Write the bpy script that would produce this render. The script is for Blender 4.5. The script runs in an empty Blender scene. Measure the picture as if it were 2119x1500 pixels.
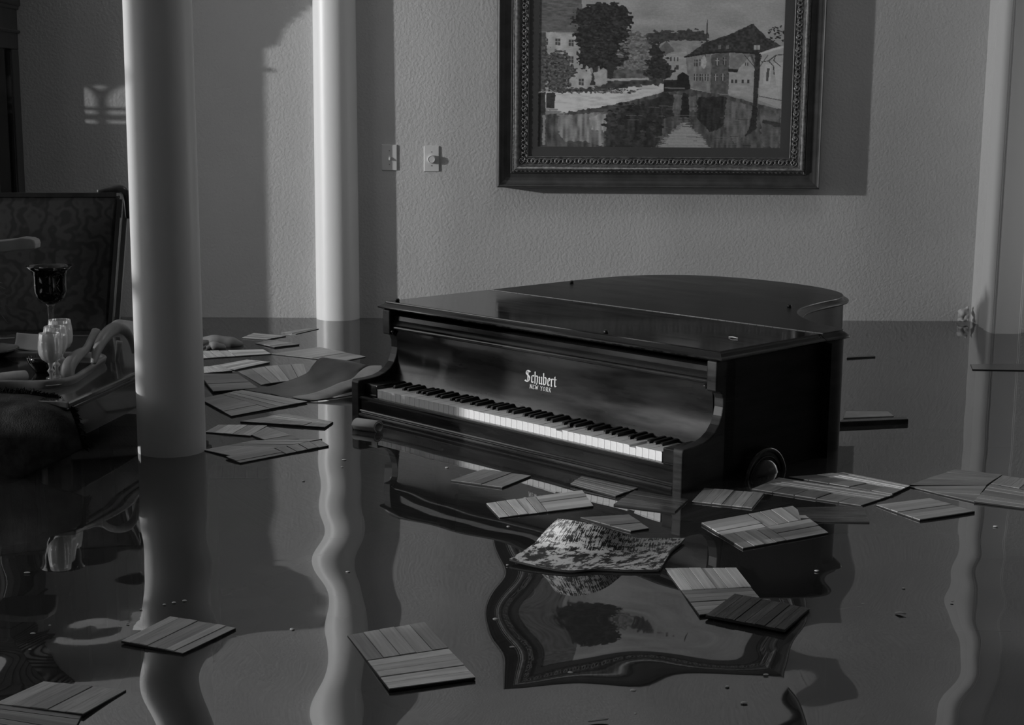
import bpy, bmesh, math, random
import numpy as np
from mathutils import Vector, Matrix
random.seed(7)
SC = bpy.context.scene
COL = SC.collection

# ------------------------------------------------------------------ camera, light, exposure
F_PX, CX, CY, H = 3000.0, 1059.5, 750.0, 1.012          # focal length in pixels of the 2119x1500 frame, eye height over the water
R = np.array([[0.9998479978841774, 0.016820305939975876, -0.0045889470565155036],
              [-0.015791412047223966, 0.9852204726035549, 0.1705615773507692],
              [0.0073900225004176956, -0.17046318567630153, 0.9853363333890262]])
EYE = np.array([0.0, 0.0, H])
cd = bpy.data.cameras.new('camera')
cd.sensor_width = 36.0
cd.lens = 36.0 * F_PX / 2119.0
cd.clip_start = 0.05
cam = bpy.data.objects.new('camera', cd)
COL.objects.link(cam)
m = Matrix.Identity(4)
for i in range(3):
    m[i][0], m[i][1], m[i][2], m[i][3] = R[i][0], R[i][2], -R[i][1], EYE[i]
cam.matrix_world = m
SC.camera = cam

w = bpy.data.worlds.new('sky')
SC.world = w
w.use_nodes = True
w.node_tree.nodes['Background'].inputs[0].default_value = (1, 1, 1, 1)
w.node_tree.nodes['Background'].inputs[1].default_value = 1.9

SUN_AZ, SUN_EL = math.radians(69), math.radians(7.5)
SD = Vector((math.sin(SUN_AZ) * math.cos(SUN_EL), math.cos(SUN_AZ) * math.cos(SUN_EL), -math.sin(SUN_EL)))
sd = bpy.data.lights.new('sun', 'SUN')
sd.energy = 1.95
sd.angle = math.radians(.8)
sun = bpy.data.objects.new('sun', sd)
COL.objects.link(sun)
sun.location = (-12, 0, 6)
sun.rotation_euler = SD.to_track_quat('-Z', 'Y').to_euler()

SC.view_settings.view_transform = 'Standard'
SC.view_settings.look = 'None'
SC.view_settings.exposure = 0.17
SC.view_settings.gamma = 1.0
SC.view_settings.use_curve_mapping = False
SC.cycles.use_denoising = True
SC.cycles.max_bounces = 10
SC.cycles.transparent_max_bounces = 16
SC.cycles.caustics_reflective = False
SC.cycles.caustics_refractive = False
SC.cycles.sample_clamp_indirect = 3.0


# ------------------------------------------------------------------ helpers
def ray(x, y):
    return R @ np.array([x - CX, F_PX, -(y - CY)])


def onz(x, y, z=0.0):                       # where the sight line through a pixel meets the level z
    r = ray(x, y)
    return Vector(EYE + r * (z - H) / r[2])


def ony(x, y, Y):                           # where it meets the upright plane at depth Y
    r = ray(x, y)
    return Vector(EYE + r * Y / r[1])


def link(name, me, mat=None, parent=None, smooth=False):
    o = bpy.data.objects.new(name, me)
    COL.objects.link(o)
    if mat is not None and not me.materials:
        me.materials.append(mat)
    if smooth:
        me.polygons.foreach_set('use_smooth', [True] * len(me.polygons))
    if parent is not None:
        o.parent = parent
    return o


def mesh(name, vs, fs, mat, parent=None, smooth=False, origin=None, fix=True):
    """one mesh object; verts are world coordinates, or the parent's local ones if origin is None and there is a parent"""
    me = bpy.data.meshes.new(name)
    vs = [Vector(v) for v in vs]
    if parent is None and origin is None:
        zs = min(v.z for v in vs)
        c = sum(vs, Vector()) / len(vs)
        origin = Vector((c.x, c.y, zs))
    if origin is not None:
        vs = [v - origin for v in vs]
    me.from_pydata([tuple(v) for v in vs], [], fs)
    if fix:
        bm = bmesh.new()
        bm.from_mesh(me)
        bmesh.ops.recalc_face_normals(bm, faces=bm.faces)
        bm.to_mesh(me)
        bm.free()
    o = link(name, me, mat, parent, smooth)
    if origin is not None and parent is None:
        o.location = origin
    return o


class MB:
    """collects simple shapes into one mesh"""
    def __init__(s):
        s.v, s.f = [], []

    def add(s, vs, fs):
        n = len(s.v)
        s.v += [Vector(v) for v in vs]
        s.f += [[i + n for i in f] for f in fs]
        return s

    def box(s, lo, hi, bev=0.0):
        x0, y0, z0 = lo
        x1, y1, z1 = hi
        if bev <= 0:
            return s.add([(x0, y0, z0), (x1, y0, z0), (x1, y1, z0), (x0, y1, z0), (x0, y0, z1), (x1, y0, z1), (x1, y1, z1), (x0, y1, z1)],
                         [(3, 2, 1, 0), (4, 5, 6, 7), (0, 1, 5, 4), (1, 2, 6, 5), (2, 3, 7, 6), (3, 0, 4, 7)])
        bm = bmesh.new()
        bmesh.ops.create_cube(bm, size=1)
        for v in bm.verts:
            v.co = Vector((x0 + (v.co.x + .5) * (x1 - x0), y0 + (v.co.y + .5) * (y1 - y0), z0 + (v.co.z + .5) * (z1 - z0)))
        bmesh.ops.bevel(bm, geom=bm.edges[:], offset=bev, segments=2, affect='EDGES', profile=.6)
        bm.verts.ensure_lookup_table()
        s.add([v.co.copy() for v in bm.verts], [[v.index for v in f.verts] for f in bm.faces])
        bm.free()
        return s

    def prism(s, poly, a, b, axis):
        """extrude a 2D polygon from a to b along axis (0,1,2)"""
        n = len(poly)
        def P(p, t):
            q = list(p)
            q.insert(axis, t)
            return q
        vs = [P(p, a) for p in poly] + [P(p, b) for p in poly]
        fs = [list(range(n))[::-1], list(range(n, 2 * n))] + [[i, (i + 1) % n, n + (i + 1) % n, n + i] for i in range(n)]
        return s.add(vs, fs)

    def tube(s, path, r, n=10, sx=1.0, up=(0, 0, 1), cap=True, rect=False):
        path = [Vector(p) for p in path]
        rs = r if isinstance(r, (list, tuple)) else [r] * len(path)
        vs, fs = [], []
        up = Vector(up)
        for i, p in enumerate(path):
            t = (path[min(i + 1, len(path) - 1)] - path[max(i - 1, 0)]).normalized()
            a = t.cross(up)
            if a.length < 1e-4:
                a = t.cross(Vector((0, 1, 0)))
            a.normalize()
            b = a.cross(t).normalized()
            for k in range(n):
                an = 2 * math.pi * k / n + (math.pi / 4 if rect else 0)
                vs.append(p + a * math.cos(an) * rs[i] * sx + b * math.sin(an) * rs[i])
        for i in range(len(path) - 1):
            for k in range(n):
                fs.append([i * n + k, i * n + (k + 1) % n, (i + 1) * n + (k + 1) % n, (i + 1) * n + k])
        if cap:
            fs += [list(range(n))[::-1], list(range((len(path) - 1) * n, len(path) * n))]
        return s.add(vs, fs)

    def lathe(s, prof, n=32, c=(0, 0, 0), flute=None):
        vs, fs = [], []
        for j, (r, z) in enumerate(prof):
            for k in range(n):
                a = 2 * math.pi * k / n
                rr = r * (flute(a, z) if flute else 1)
                vs.append((c[0] + rr * math.cos(a), c[1] + rr * math.sin(a), c[2] + z))
        for j in range(len(prof) - 1):
            for k in range(n):
                fs.append([j * n + k, j * n + (k + 1) % n, (j + 1) * n + (k + 1) % n, (j + 1) * n + k])
        if prof[0][0] > 1e-4:
            fs.append(list(range(n))[::-1])
        if prof[-1][0] > 1e-4:
            fs.append(list(range((len(prof) - 1) * n, len(prof) * n)))
        return s.add(vs, fs)

    def build(s, name, mat, parent=None, smooth=False, origin=None):
        return mesh(name, s.v, s.f, mat, parent, smooth, origin)


def cr(pts, n, closed=False):
    """Catmull-Rom samples through points (n per span)"""
    pts = [Vector(p) for p in pts]
    out = []
    N = len(pts)
    for i in range(N if closed else N - 1):
        if closed:
            p0, p1, p2, p3 = pts[(i - 1) % N], pts[i], pts[(i + 1) % N], pts[(i + 2) % N]
        else:
            p0, p1, p2, p3 = pts[max(i - 1, 0)], pts[i], pts[i + 1], pts[min(i + 2, N - 1)]
        for k in range(n):
            t = k / n
            out.append(.5 * ((2 * p1) + (p2 - p0) * t + (2 * p0 - 5 * p1 + 4 * p2 - p3) * t * t + (3 * p1 - p0 - 3 * p2 + p3) * t ** 3))
    if not closed:
        out.append(pts[-1].copy())
    return out


def patch(rows, nu, nv):
    """smooth sheet through a grid of control points -> verts, quads, columns"""
    rr = [cr(r, nu) for r in rows]
    cols = [cr([r[k] for r in rr], nv) for k in range(len(rr[0]))]
    W, L = len(cols), len(cols[0])
    vs = [cols[i][j] for j in range(L) for i in range(W)]
    fs = [[j * W + i, j * W + i + 1, (j + 1) * W + i + 1, (j + 1) * W + i] for j in range(L - 1) for i in range(W - 1)]
    return vs, fs, W


def thicken(vs, fs, W, t):
    """give a grid sheet real thickness downwards along its normals"""
    L = len(vs) // W
    nr = []
    for j in range(L):
        for i in range(W):
            a = vs[j * W + min(i + 1, W - 1)] - vs[j * W + max(i - 1, 0)]
            b = vs[min(j + 1, L - 1) * W + i] - vs[max(j - 1, 0) * W + i]
            q = a.cross(b)
            q = q.normalized() if q.length > 1e-9 else Vector((0, 0, 1))
            nr.append(q)
    n = len(vs)
    v2 = list(vs) + [v - q * t for v, q in zip(vs, nr)]
    f2 = [list(f) for f in fs] + [[k + n for k in f][::-1] for f in fs]
    bd = [i for i in range(W)] + [j * W + W - 1 for j in range(1, L)] + [(L - 1) * W + i for i in range(W - 2, -1, -1)] + [j * W for j in range(L - 2, 0, -1)]
    for a, b in zip(bd, bd[1:] + bd[:1]):
        f2.append([b, a, a + n, b + n])
    return v2, f2


def tag(o, label, cat, group=None, kind=None):
    o['label'] = label
    o['category'] = cat
    if group:
        o['group'] = group
    if kind:
        o['kind'] = kind
    return o


def thing(name, label, cat, loc=(0, 0, 0), rz=0.0, group=None):
    o = bpy.data.objects.new(name, None)
    COL.objects.link(o)
    o.empty_display_size = .05
    o.location = loc
    o.rotation_euler = (0, 0, rz)
    return tag(o, label, cat, group)


def struct(name, mb, mat, smooth=False, parent=None):
    o = mb.build(name, mat, parent, smooth, origin=Vector((0, 0, 0)) if parent is None else None)
    if parent is None:
        o['kind'] = 'structure'
    return o


def copy_tree(o, loc, label, parent=None):
    c = o.copy()
    COL.objects.link(c)
    if parent is not None:
        c.parent = parent
    else:
        c.location = loc
        c['label'] = label
    for ch in list(o.children):
        copy_tree(ch, None, None, c)
    return c


# ------------------------------------------------------------------ materials (the photograph is black and white)
def nodes(name):
    mt = bpy.data.materials.new(name)
    mt.use_nodes = True
    nt = mt.node_tree
    return mt, nt, nt.nodes['Principled BSDF']


def N(nt, t, **kw):
    n = nt.nodes.new(t)
    for k, v in kw.items():
        if k in n.inputs:
            n.inputs[k].default_value = v
        else:
            setattr(n, k, v)
    return n


def g3(v):
    return (v, v, v, 1)


def mat(name, base, rough=.5, spec=.5, coat=0., var=0., vscale=8., stretch=(1, 1, 1), bump=0., bscale=60., bdist=.002, coord='Object', rvar=0., metal=0., detail=4., cut=(.35, .65)):
    mt, nt, p = nodes(name)
    p.inputs['Base Color'].default_value = g3(base)
    p.inputs['Roughness'].default_value = rough
    p.inputs['Specular IOR Level'].default_value = spec
    p.inputs['Coat Weight'].default_value = coat
    p.inputs['Coat Roughness'].default_value = .06
    p.inputs['Metallic'].default_value = metal
    tc = N(nt, 'ShaderNodeTexCoord')
    if var or rvar:
        mp = N(nt, 'ShaderNodeMapping')
        mp.inputs['Scale'].default_value = stretch
        nt.links.new(tc.outputs[coord], mp.inputs[0])
        nz = N(nt, 'ShaderNodeTexNoise', Scale=vscale, Detail=detail, Roughness=.6)
        nt.links.new(mp.outputs[0], nz.inputs['Vector'])
        if var:
            rp = N(nt, 'ShaderNodeValToRGB')
            rp.color_ramp.elements[0].position, rp.color_ramp.elements[1].position = cut
            rp.color_ramp.elements[0].color = g3(max(base * (1 - var), 0))
            rp.color_ramp.elements[1].color = g3(base * (1 + var))
            nt.links.new(nz.outputs[0], rp.inputs[0])
            nt.links.new(rp.outputs[0], p.inputs['Base Color'])
        if rvar:
            mr = N(nt, 'ShaderNodeMapRange')
            mr.inputs[1].default_value, mr.inputs[2].default_value = .3, .7
            mr.inputs[3].default_value, mr.inputs[4].default_value = max(rough - rvar, .02), rough + rvar
            nt.links.new(nz.outputs[0], mr.inputs[0])
            nt.links.new(mr.outputs[0], p.inputs['Roughness'])
    if bump:
        nb = N(nt, 'ShaderNodeTexNoise', Scale=bscale, Detail=3., Roughness=.55)
        nt.links.new(tc.outputs[coord], nb.inputs['Vector'])
        bp = N(nt, 'ShaderNodeBump', Strength=bump, Distance=bdist)
        nt.links.new(nb.outputs[0], bp.inputs['Height'])
        nt.links.new(bp.outputs[0], p.inputs['Normal'])
    return mt


M = {}
M['wall'] = mat('orange_peel_plaster', .50, .75, .25, var=.05, vscale=1.2, bump=.7, bscale=75, bdist=.004)
M['column'] = mat('painted_column', .74, .38, .4, bump=.12, bscale=14, bdist=.003)
M['trim'] = mat('trim_paint', .53, .4, .4)
M['floor'] = mat('floor_mud', .06, .9, .1)
M['ceiling'] = mat('ceiling_paint', .85, .9, .1)
M['piano'] = mat('piano_lacquer', .017, .20, .42, coat=.08, var=.5, vscale=3, stretch=(1, 6, 6), rvar=.06)
M['piano_side'] = mat('piano_lacquer_worn', .022, .37, .3, coat=.03, var=.6, vscale=4, stretch=(1, 1, 8), rvar=.10)
M['lid'] = mat('piano_lid_lacquer', .009, .085, .5, coat=.25, var=.35, vscale=4, stretch=(1.2, 9, 9), rvar=.04)
M['rim'] = mat('piano_rim_dull', .010, .5, .14, var=.6, vscale=4, stretch=(1, 1, 8))
M['ivory'] = mat('ivory', .93, .3, .5, var=.06, vscale=30)
M['ebony'] = mat('ebony', .008, .35, .5)
M['felt'] = mat('felt', .02, .9, .1)
M['brass'] = mat('worn_brass', .25, .35, .5, metal=.9)
M['letter'] = mat('inlaid_letter', .75, .35, .5)
M['plate'] = mat('switch_plastic', .62, .35, .5)
M['screw'] = mat('screw', .3, .4, .5)
M['gilt'] = mat('gilt', .26, .35, .5, metal=.55, var=.4, vscale=60)
M['gilt_dark'] = mat('gilt_dark', .11, .45, .5, metal=.3, var=.4, vscale=50)
M['frame'] = mat('frame_wood', .055, .42, .4, var=.25, vscale=14)
M['liner'] = mat('linen_liner', .075, .85, .15, bump=.3, bscale=500, bdist=.0005)
M['dark_wood'] = mat('dark_walnut', .022, .28, .5, coat=.2, var=.4, vscale=6, stretch=(4, 4, .6))
M['table_wood'] = mat('table_walnut', .05, .14, .5, coat=.5, var=.3, vscale=5, stretch=(6, 1, 6))
M['pale_wood'] = mat('pale_wood', .20, .35, .45, var=.15, vscale=12)
M['throw'] = mat('dark_throw', .055, .9, .1, bump=.8, bscale=260, bdist=.003, var=.4, vscale=20)
M['fringe'] = mat('dark_fringe', .008, .95, .05)
M['cloth'] = mat('pale_cloth', .30, .8, .2, bump=.4, bscale=120, bdist=.002)
M['foam'] = mat('foam_white', .62, .6, .3)
M['underlay'] = mat('pale_underlay', .45, .6, .3, var=.12, vscale=14)
M['curl'] = mat('curled_vinyl', .10, .35, .4, var=.2, vscale=10)
M['wet_dark'] = mat('wet_dark_wood', .03, .22, .5, var=.4, vscale=14, stretch=(1, 5, 5))
M['china'] = mat('china', .4, .2, .5, coat=.4)
M['black_ware'] = mat('black_ware', .012, .12, .5, coat=.5)
M['straw'] = mat('straw', .12, .7, .2)


def fabric():
    mt, nt, p = nodes('floral_upholstery')
    tc = N(nt, 'ShaderNodeTexCoord')
    nz = N(nt, 'ShaderNodeTexNoise', Scale=16., Detail=3., Distortion=2.4)
    wv = N(nt, 'ShaderNodeTexWave', Scale=3.4, Distortion=26., Detail=3.)
    wv.inputs['Detail Scale'].default_value = 1.3
    nt.links.new(tc.outputs['Object'], nz.inputs['Vector'])
    nt.links.new(tc.outputs['Object'], wv.inputs['Vector'])
    wv.inputs['Detail Roughness'].default_value = .7
    mx = N(nt, 'ShaderNodeMath', operation='MULTIPLY')
    nt.links.new(nz.outputs[0], mx.inputs[0])
    nt.links.new(wv.outputs[0], mx.inputs[1])
    rp = N(nt, 'ShaderNodeValToRGB')
    rp.color_ramp.elements[0].position, rp.color_ramp.elements[1].position = .08, .42
    rp.color_ramp.elements[0].color, rp.color_ramp.elements[1].color = g3(.010), g3(.032)
    nt.links.new(mx.outputs[0], rp.inputs[0])
    nt.links.new(rp.outputs[0], p.inputs['Base Color'])
    p.inputs['Roughness'].default_value = .85
    return mt


M['fabric'] = fabric()


def veneer(name, base, var, rough=.42):
    """wood grain that follows each strip's own length (UV)"""
    mt, nt, p = nodes(name)
    uv = N(nt, 'ShaderNodeUVMap')
    oi = N(nt, 'ShaderNodeObjectInfo')
    ad = N(nt, 'ShaderNodeVectorMath', operation='ADD')
    cb = N(nt, 'ShaderNodeCombineXYZ')
    ml = N(nt, 'ShaderNodeMath', operation='MULTIPLY')
    ml.inputs[1].default_value = 37.
    nt.links.new(oi.outputs['Random'], ml.inputs[0])
    nt.links.new(ml.outputs[0], cb.inputs[0])
    nt.links.new(ml.outputs[0], cb.inputs[1])
    nt.links.new(uv.outputs[0], ad.inputs[0])
    nt.links.new(cb.outputs[0], ad.inputs[1])
    mp = N(nt, 'ShaderNodeMapping')
    mp.inputs['Scale'].default_value = (5, 70, 1)
    nt.links.new(ad.outputs[0], mp.inputs[0])
    nz = N(nt, 'ShaderNodeTexNoise', Scale=1., Detail=4., Distortion=.4)
    nt.links.new(mp.outputs[0], nz.inputs['Vector'])
    rp = N(nt, 'ShaderNodeValToRGB')
    rp.color_ramp.elements[0].position, rp.color_ramp.elements[1].position = .28, .72
    rp.color_ramp.elements[0].color, rp.color_ramp.elements[1].color = g3(base * (1 - var)), g3(base * (1 + var))
    nt.links.new(nz.outputs[0], rp.inputs[0])
    hs = N(nt, 'ShaderNodeMath', operation='MULTIPLY_ADD')          # tone differs a little from strip to strip
    hs.inputs[1].default_value, hs.inputs[2].default_value = .60, .66
    nt.links.new(oi.outputs['Random'], hs.inputs[0])
    mm = N(nt, 'ShaderNodeMix', data_type='RGBA', blend_type='MULTIPLY')
    mm.inputs[0].default_value = 1
    nt.links.new(rp.outputs[0], mm.inputs[6])
    nt.links.new(hs.outputs[0], mm.inputs[7])
    nt.links.new(mm.outputs[2], p.inputs['Base Color'])
    p.inputs['Roughness'].default_value = rough
    return mt


M['veneer'] = veneer('oak_veneer', .42, .25)
M['veneer_pale'] = veneer('pale_oak_veneer', .68, .25)
M['veneer_mid'] = veneer('wet_oak_veneer', .27, .3, .3)
M['veneer_dark'] = veneer('dark_wet_veneer', .085, .45, .25)
M['tile_back'] = mat('tile_backing', .04, .7, .2)


def glass_mix(name, tint, gloss, rough=.02, diff=0.0, dcol=.8):
    """thin glass: lets light straight through, mirrors a share of it"""
    mt, nt, p = nodes(name)
    nt.nodes.remove(p)
    tr = N(nt, 'ShaderNodeBsdfTransparent')
    tr.inputs[0].default_value = g3(tint)
    gl = N(nt, 'ShaderNodeBsdfGlossy')
    gl.inputs['Roughness'].default_value = rough
    fr = N(nt, 'ShaderNodeFresnel', IOR=1.5)
    ma = N(nt, 'ShaderNodeMath', operation='MULTIPLY_ADD')
    ma.inputs[1].default_value, ma.inputs[2].default_value = 1.0, gloss
    nt.links.new(fr.outputs[0], ma.inputs[0])
    mx = N(nt, 'ShaderNodeMixShader')
    nt.links.new(ma.outputs[0], mx.inputs[0])
    nt.links.new(tr.outputs[0], mx.inputs[1])
    nt.links.new(gl.outputs[0], mx.inputs[2])
    last = mx
    if diff:
        df = N(nt, 'ShaderNodeBsdfTranslucent')
        df.inputs[0].default_value = g3(dcol)
        d2 = N(nt, 'ShaderNodeBsdfDiffuse')
        d2.inputs[0].default_value = g3(dcol)
        m0 = N(nt, 'ShaderNodeMixShader')
        m0.inputs[0].default_value = .5
        nt.links.new(df.outputs[0], m0.inputs[1])
        nt.links.new(d2.outputs[0], m0.inputs[2])
        m2 = N(nt, 'ShaderNodeMixShader')
        m2.inputs[0].default_value = diff
        nt.links.new(mx.outputs[0], m2.inputs[1])
        nt.links.new(m0.outputs[0], m2.inputs[2])
        last = m2
    nt.links.new(last.outputs[0], nt.nodes['Material Output'].inputs[0])
    return mt


M['pane'] = glass_mix('cabinet_glass', .97, .04)
M['crystal'] = glass_mix('cut_crystal', .80, .18, .06, .28, .98)  # whitish diffuse share stands in for sunlight refracted by the cut glass
M['smoky'] = glass_mix('smoky_glass', .22, .02, .02)
M['stemglass'] = glass_mix('clear_stem', .8, .05, .03, .05)


def water_mat():
    mt, nt, p = nodes('murky_flood_water')
    nt.nodes.remove(p)
    out = nt.nodes['Material Output']
    fr = N(nt, 'ShaderNodeFresnel', IOR=3.3)
    gl = N(nt, 'ShaderNodeBsdfGlossy')
    gl.inputs['Roughness'].default_value = .015
    gl.inputs[0].default_value = g3(.95)
    df = N(nt, 'ShaderNodeBsdfDiffuse')
    df.inputs[0].default_value = g3(.065)
    tr = N(nt, 'ShaderNodeBsdfTransparent')
    tr.inputs[0].default_value = g3(.9)
    m1 = N(nt, 'ShaderNodeMixShader')
    m1.inputs[0].default_value = .45
    nt.links.new(df.outputs[0], m1.inputs[1])
    nt.links.new(tr.outputs[0], m1.inputs[2])
    m2 = N(nt, 'ShaderNodeMixShader')
    nt.links.new(fr.outputs[0], m2.inputs[0])
    nt.links.new(m1.outputs[0], m2.inputs[1])
    nt.links.new(gl.outputs[0], m2.inputs[2])
    nt.links.new(m2.outputs[0], out.inputs[0])
    va = N(nt, 'ShaderNodeVolumeAbsorption')
    va.inputs[0].default_value = g3(.1)
    va.inputs[1].default_value = 35.
    nt.links.new(va.outputs[0], out.inputs[1])
    return mt


M['water'] = water_mat()

# ------------------------------------------------------------------ the setting
FLOOR, CEIL, WALL_Y, LEFT_X, RIGHT_X, NEAR_Y = -.55, 3.7, 7.1165, -4.5, 3.4, -1.5
struct('floor', MB().box((LEFT_X - .2, NEAR_Y, FLOOR - .1), (RIGHT_X + .2, WALL_Y + .2, FLOOR)), M['floor'])
SX0, SX1, SY0, SY1 = .1, 1.5, 4.3, 5.6                     # unseen ceiling opening, added to brighten the tops of keys and tiles
mb = MB()
mb.box((LEFT_X - .2, NEAR_Y, CEIL), (SX0, WALL_Y + .2, CEIL + .1))
mb.box((SX1, NEAR_Y, CEIL), (RIGHT_X + .2, WALL_Y + .2, CEIL + .1))
mb.box((SX0, NEAR_Y, CEIL), (SX1, SY0, CEIL + .1))
mb.box((SX0, SY1, CEIL), (SX1, WALL_Y + .2, CEIL + .1))
struct('ceiling', mb, M['ceiling'])
pd = bpy.data.lights.new('daylight_portal', 'AREA')
pd.shape, pd.size, pd.size_y = 'RECTANGLE', SX1 - SX0, SY1 - SY0
pd.cycles.is_portal = True
po = bpy.data.objects.new('daylight_portal', pd)
COL.objects.link(po)
po.location = ((SX0 + SX1) / 2, (SY0 + SY1) / 2, CEIL + .05)
struct('wall_near', MB().box((LEFT_X - .2, NEAR_Y - .2, FLOOR), (RIGHT_X + .2, NEAR_Y, CEIL)), M['wall'])
struct('wall_back', MB().box((LEFT_X - .2, WALL_Y, FLOOR), (RIGHT_X + .2, WALL_Y + .2, CEIL)), M['wall'])
# left wall, out of view, its openings cut to steer the low sun
W1, W2, W4 = (4.05, 6.45, -.1, 3.5), (1.00, 2.755, .55, 1.20), (2.80, 2.99, .35, 2.3)  # W4 is a slit added to throw a sunlit strip on the column
W5 = (2.99, 3.22, .70, .86)                              # gap added beside the slit so sun reaches the crystal glasses
mb = MB()
mb.box((LEFT_X - .2, NEAR_Y, FLOOR), (LEFT_X, W2[0], CEIL))
mb.box((LEFT_X - .2, W2[1], FLOOR), (LEFT_X, W4[0], CEIL))
mb.box((LEFT_X - .2, W5[1], FLOOR), (LEFT_X, W1[0], CEIL))
mb.box((LEFT_X - .2, W1[1], FLOOR), (LEFT_X, WALL_Y, CEIL))
for a, b, WZ0, WZ1 in (W1, W2, W4, W5):
    mb.box((LEFT_X - .2, a, FLOOR), (LEFT_X, b, WZ0))
    mb.box((LEFT_X - .2, a, WZ1), (LEFT_X, b, CEIL))
struct('wall_left', mb, M['wall'])
for k, (a, b, WZ0, WZ1) in enumerate((W1, W2, W4)):
    mb = MB()
    for s in (WZ0, WZ1 - .04):
        mb.box((LEFT_X - .14, a, s), (LEFT_X - .06, b, s + .04))
    if k == 2:                                           # bars added across the slit to dapple its sunlight on the column
        for z_, t_ in ((.98, .05), (.62, .03), (.72, .025), (.80, .02), (1.60, .018)):
            mb.box((LEFT_X - .12, a, z_), (LEFT_X - .10, b, z_ + t_))
    struct('window_%d' % (k + 1), mb, M['trim'])  # the third one frames the added, unseen slit
    pd = bpy.data.lights.new('daylight_portal', 'AREA')            # guides sampling of the sky through the opening, gives no light of its own
    pd.shape, pd.size, pd.size_y = 'RECTANGLE', WZ1 - WZ0, b - a
    pd.cycles.is_portal = True
    po = bpy.data.objects.new('daylight_portal', pd)
    COL.objects.link(po)
    po.location = (LEFT_X - .1, (a + b) / 2, (WZ0 + WZ1) / 2)
    po.rotation_euler = (0, -math.pi / 2, 0)
# three unseen gauze layers added at the first window, dimming the wall's right side
gz_m, gz_nt, gz_p = nodes('gauze')
gz_nt.nodes.remove(gz_p)
gz_t = N(gz_nt, 'ShaderNodeBsdfTransparent')
gz_d = N(gz_nt, 'ShaderNodeBsdfTranslucent')
gz_d.inputs[0].default_value = g3(.6)
gz_x = N(gz_nt, 'ShaderNodeMixShader')
gz_x.inputs[0].default_value = .24
gz_nt.links.new(gz_t.outputs[0], gz_x.inputs[1])
gz_nt.links.new(gz_d.outputs[0], gz_x.inputs[2])
gz_nt.links.new(gz_x.outputs[0], gz_nt.nodes['Material Output'].inputs[0])
gz_root = thing('dimming_gauze', 'unseen gauze layers added at the left window to dim the sun', 'gauze screen', (LEFT_X + .06, 4.7, FLOOR))
for k, yb in enumerate((5.5, 5.1, 4.72)):
    cvs, cfs = [], []
    nn = 40
    for i in range(nn + 1):
        yy = 3.98 + (yb - 3.98) * i / nn
        xx = .035 * k + .008 * math.sin(i * 1.3 + k)
        cvs += [(xx, yy - 4.7, 0), (xx, yy - 4.7, 4.15)]
    cfs = [(2 * i, 2 * i + 2, 2 * i + 3, 2 * i + 1) for i in range(nn)]
    mesh('gauze_layer', cvs, cfs, gz_m, gz_root, True)
# right: the wall turns forward beside a doorway, with a painted casing round its corner
mb = MB()
W3 = (5.8, 6.6, -.1, 1.5)                               # an opening on the right, past the edge of the view
mb.box((RIGHT_X, NEAR_Y, FLOOR), (RIGHT_X + .2, W3[0], CEIL))
mb.box((RIGHT_X, W3[0], FLOOR), (RIGHT_X + .2, W3[1], W3[2]))
mb.box((RIGHT_X, W3[0], W3[3]), (RIGHT_X + .2, W3[1], CEIL))
mb.box((RIGHT_X, W3[1], FLOOR), (RIGHT_X + .2, 6.74, CEIL))
mb.box((2.405, 6.742, FLOOR), (RIGHT_X + .2, WALL_Y, CEIL))
struct('wall_right', mb, M['wall'])
pd = bpy.data.lights.new('daylight_portal', 'AREA')
pd.shape, pd.size, pd.size_y = 'RECTANGLE', W3[3] - W3[2], W3[1] - W3[0]
pd.cycles.is_portal = True
po = bpy.data.objects.new('daylight_portal', pd)
COL.objects.link(po)
po.location = (RIGHT_X + .1, (W3[0] + W3[1]) / 2, (W3[2] + W3[3]) / 2)
po.rotation_euler = (0, math.pi / 2, 0)
mb = MB()
mb.box((2.385, 6.728, FLOOR), (2.405, 6.94, CEIL), .003)
mb.box((2.372, 6.712, FLOOR), (2.389, 6.83, CEIL), .003)
mb.box((2.376, 6.705, FLOOR), (2.50, 6.742, CEIL), .004)
mb.box((2.384, 6.698, FLOOR), (2.388, 6.706, CEIL))
mb.box((2.50, 6.718, FLOOR), (2.512, 6.742, CEIL), .003)
struct('trim_1', mb, M['trim'])


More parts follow.
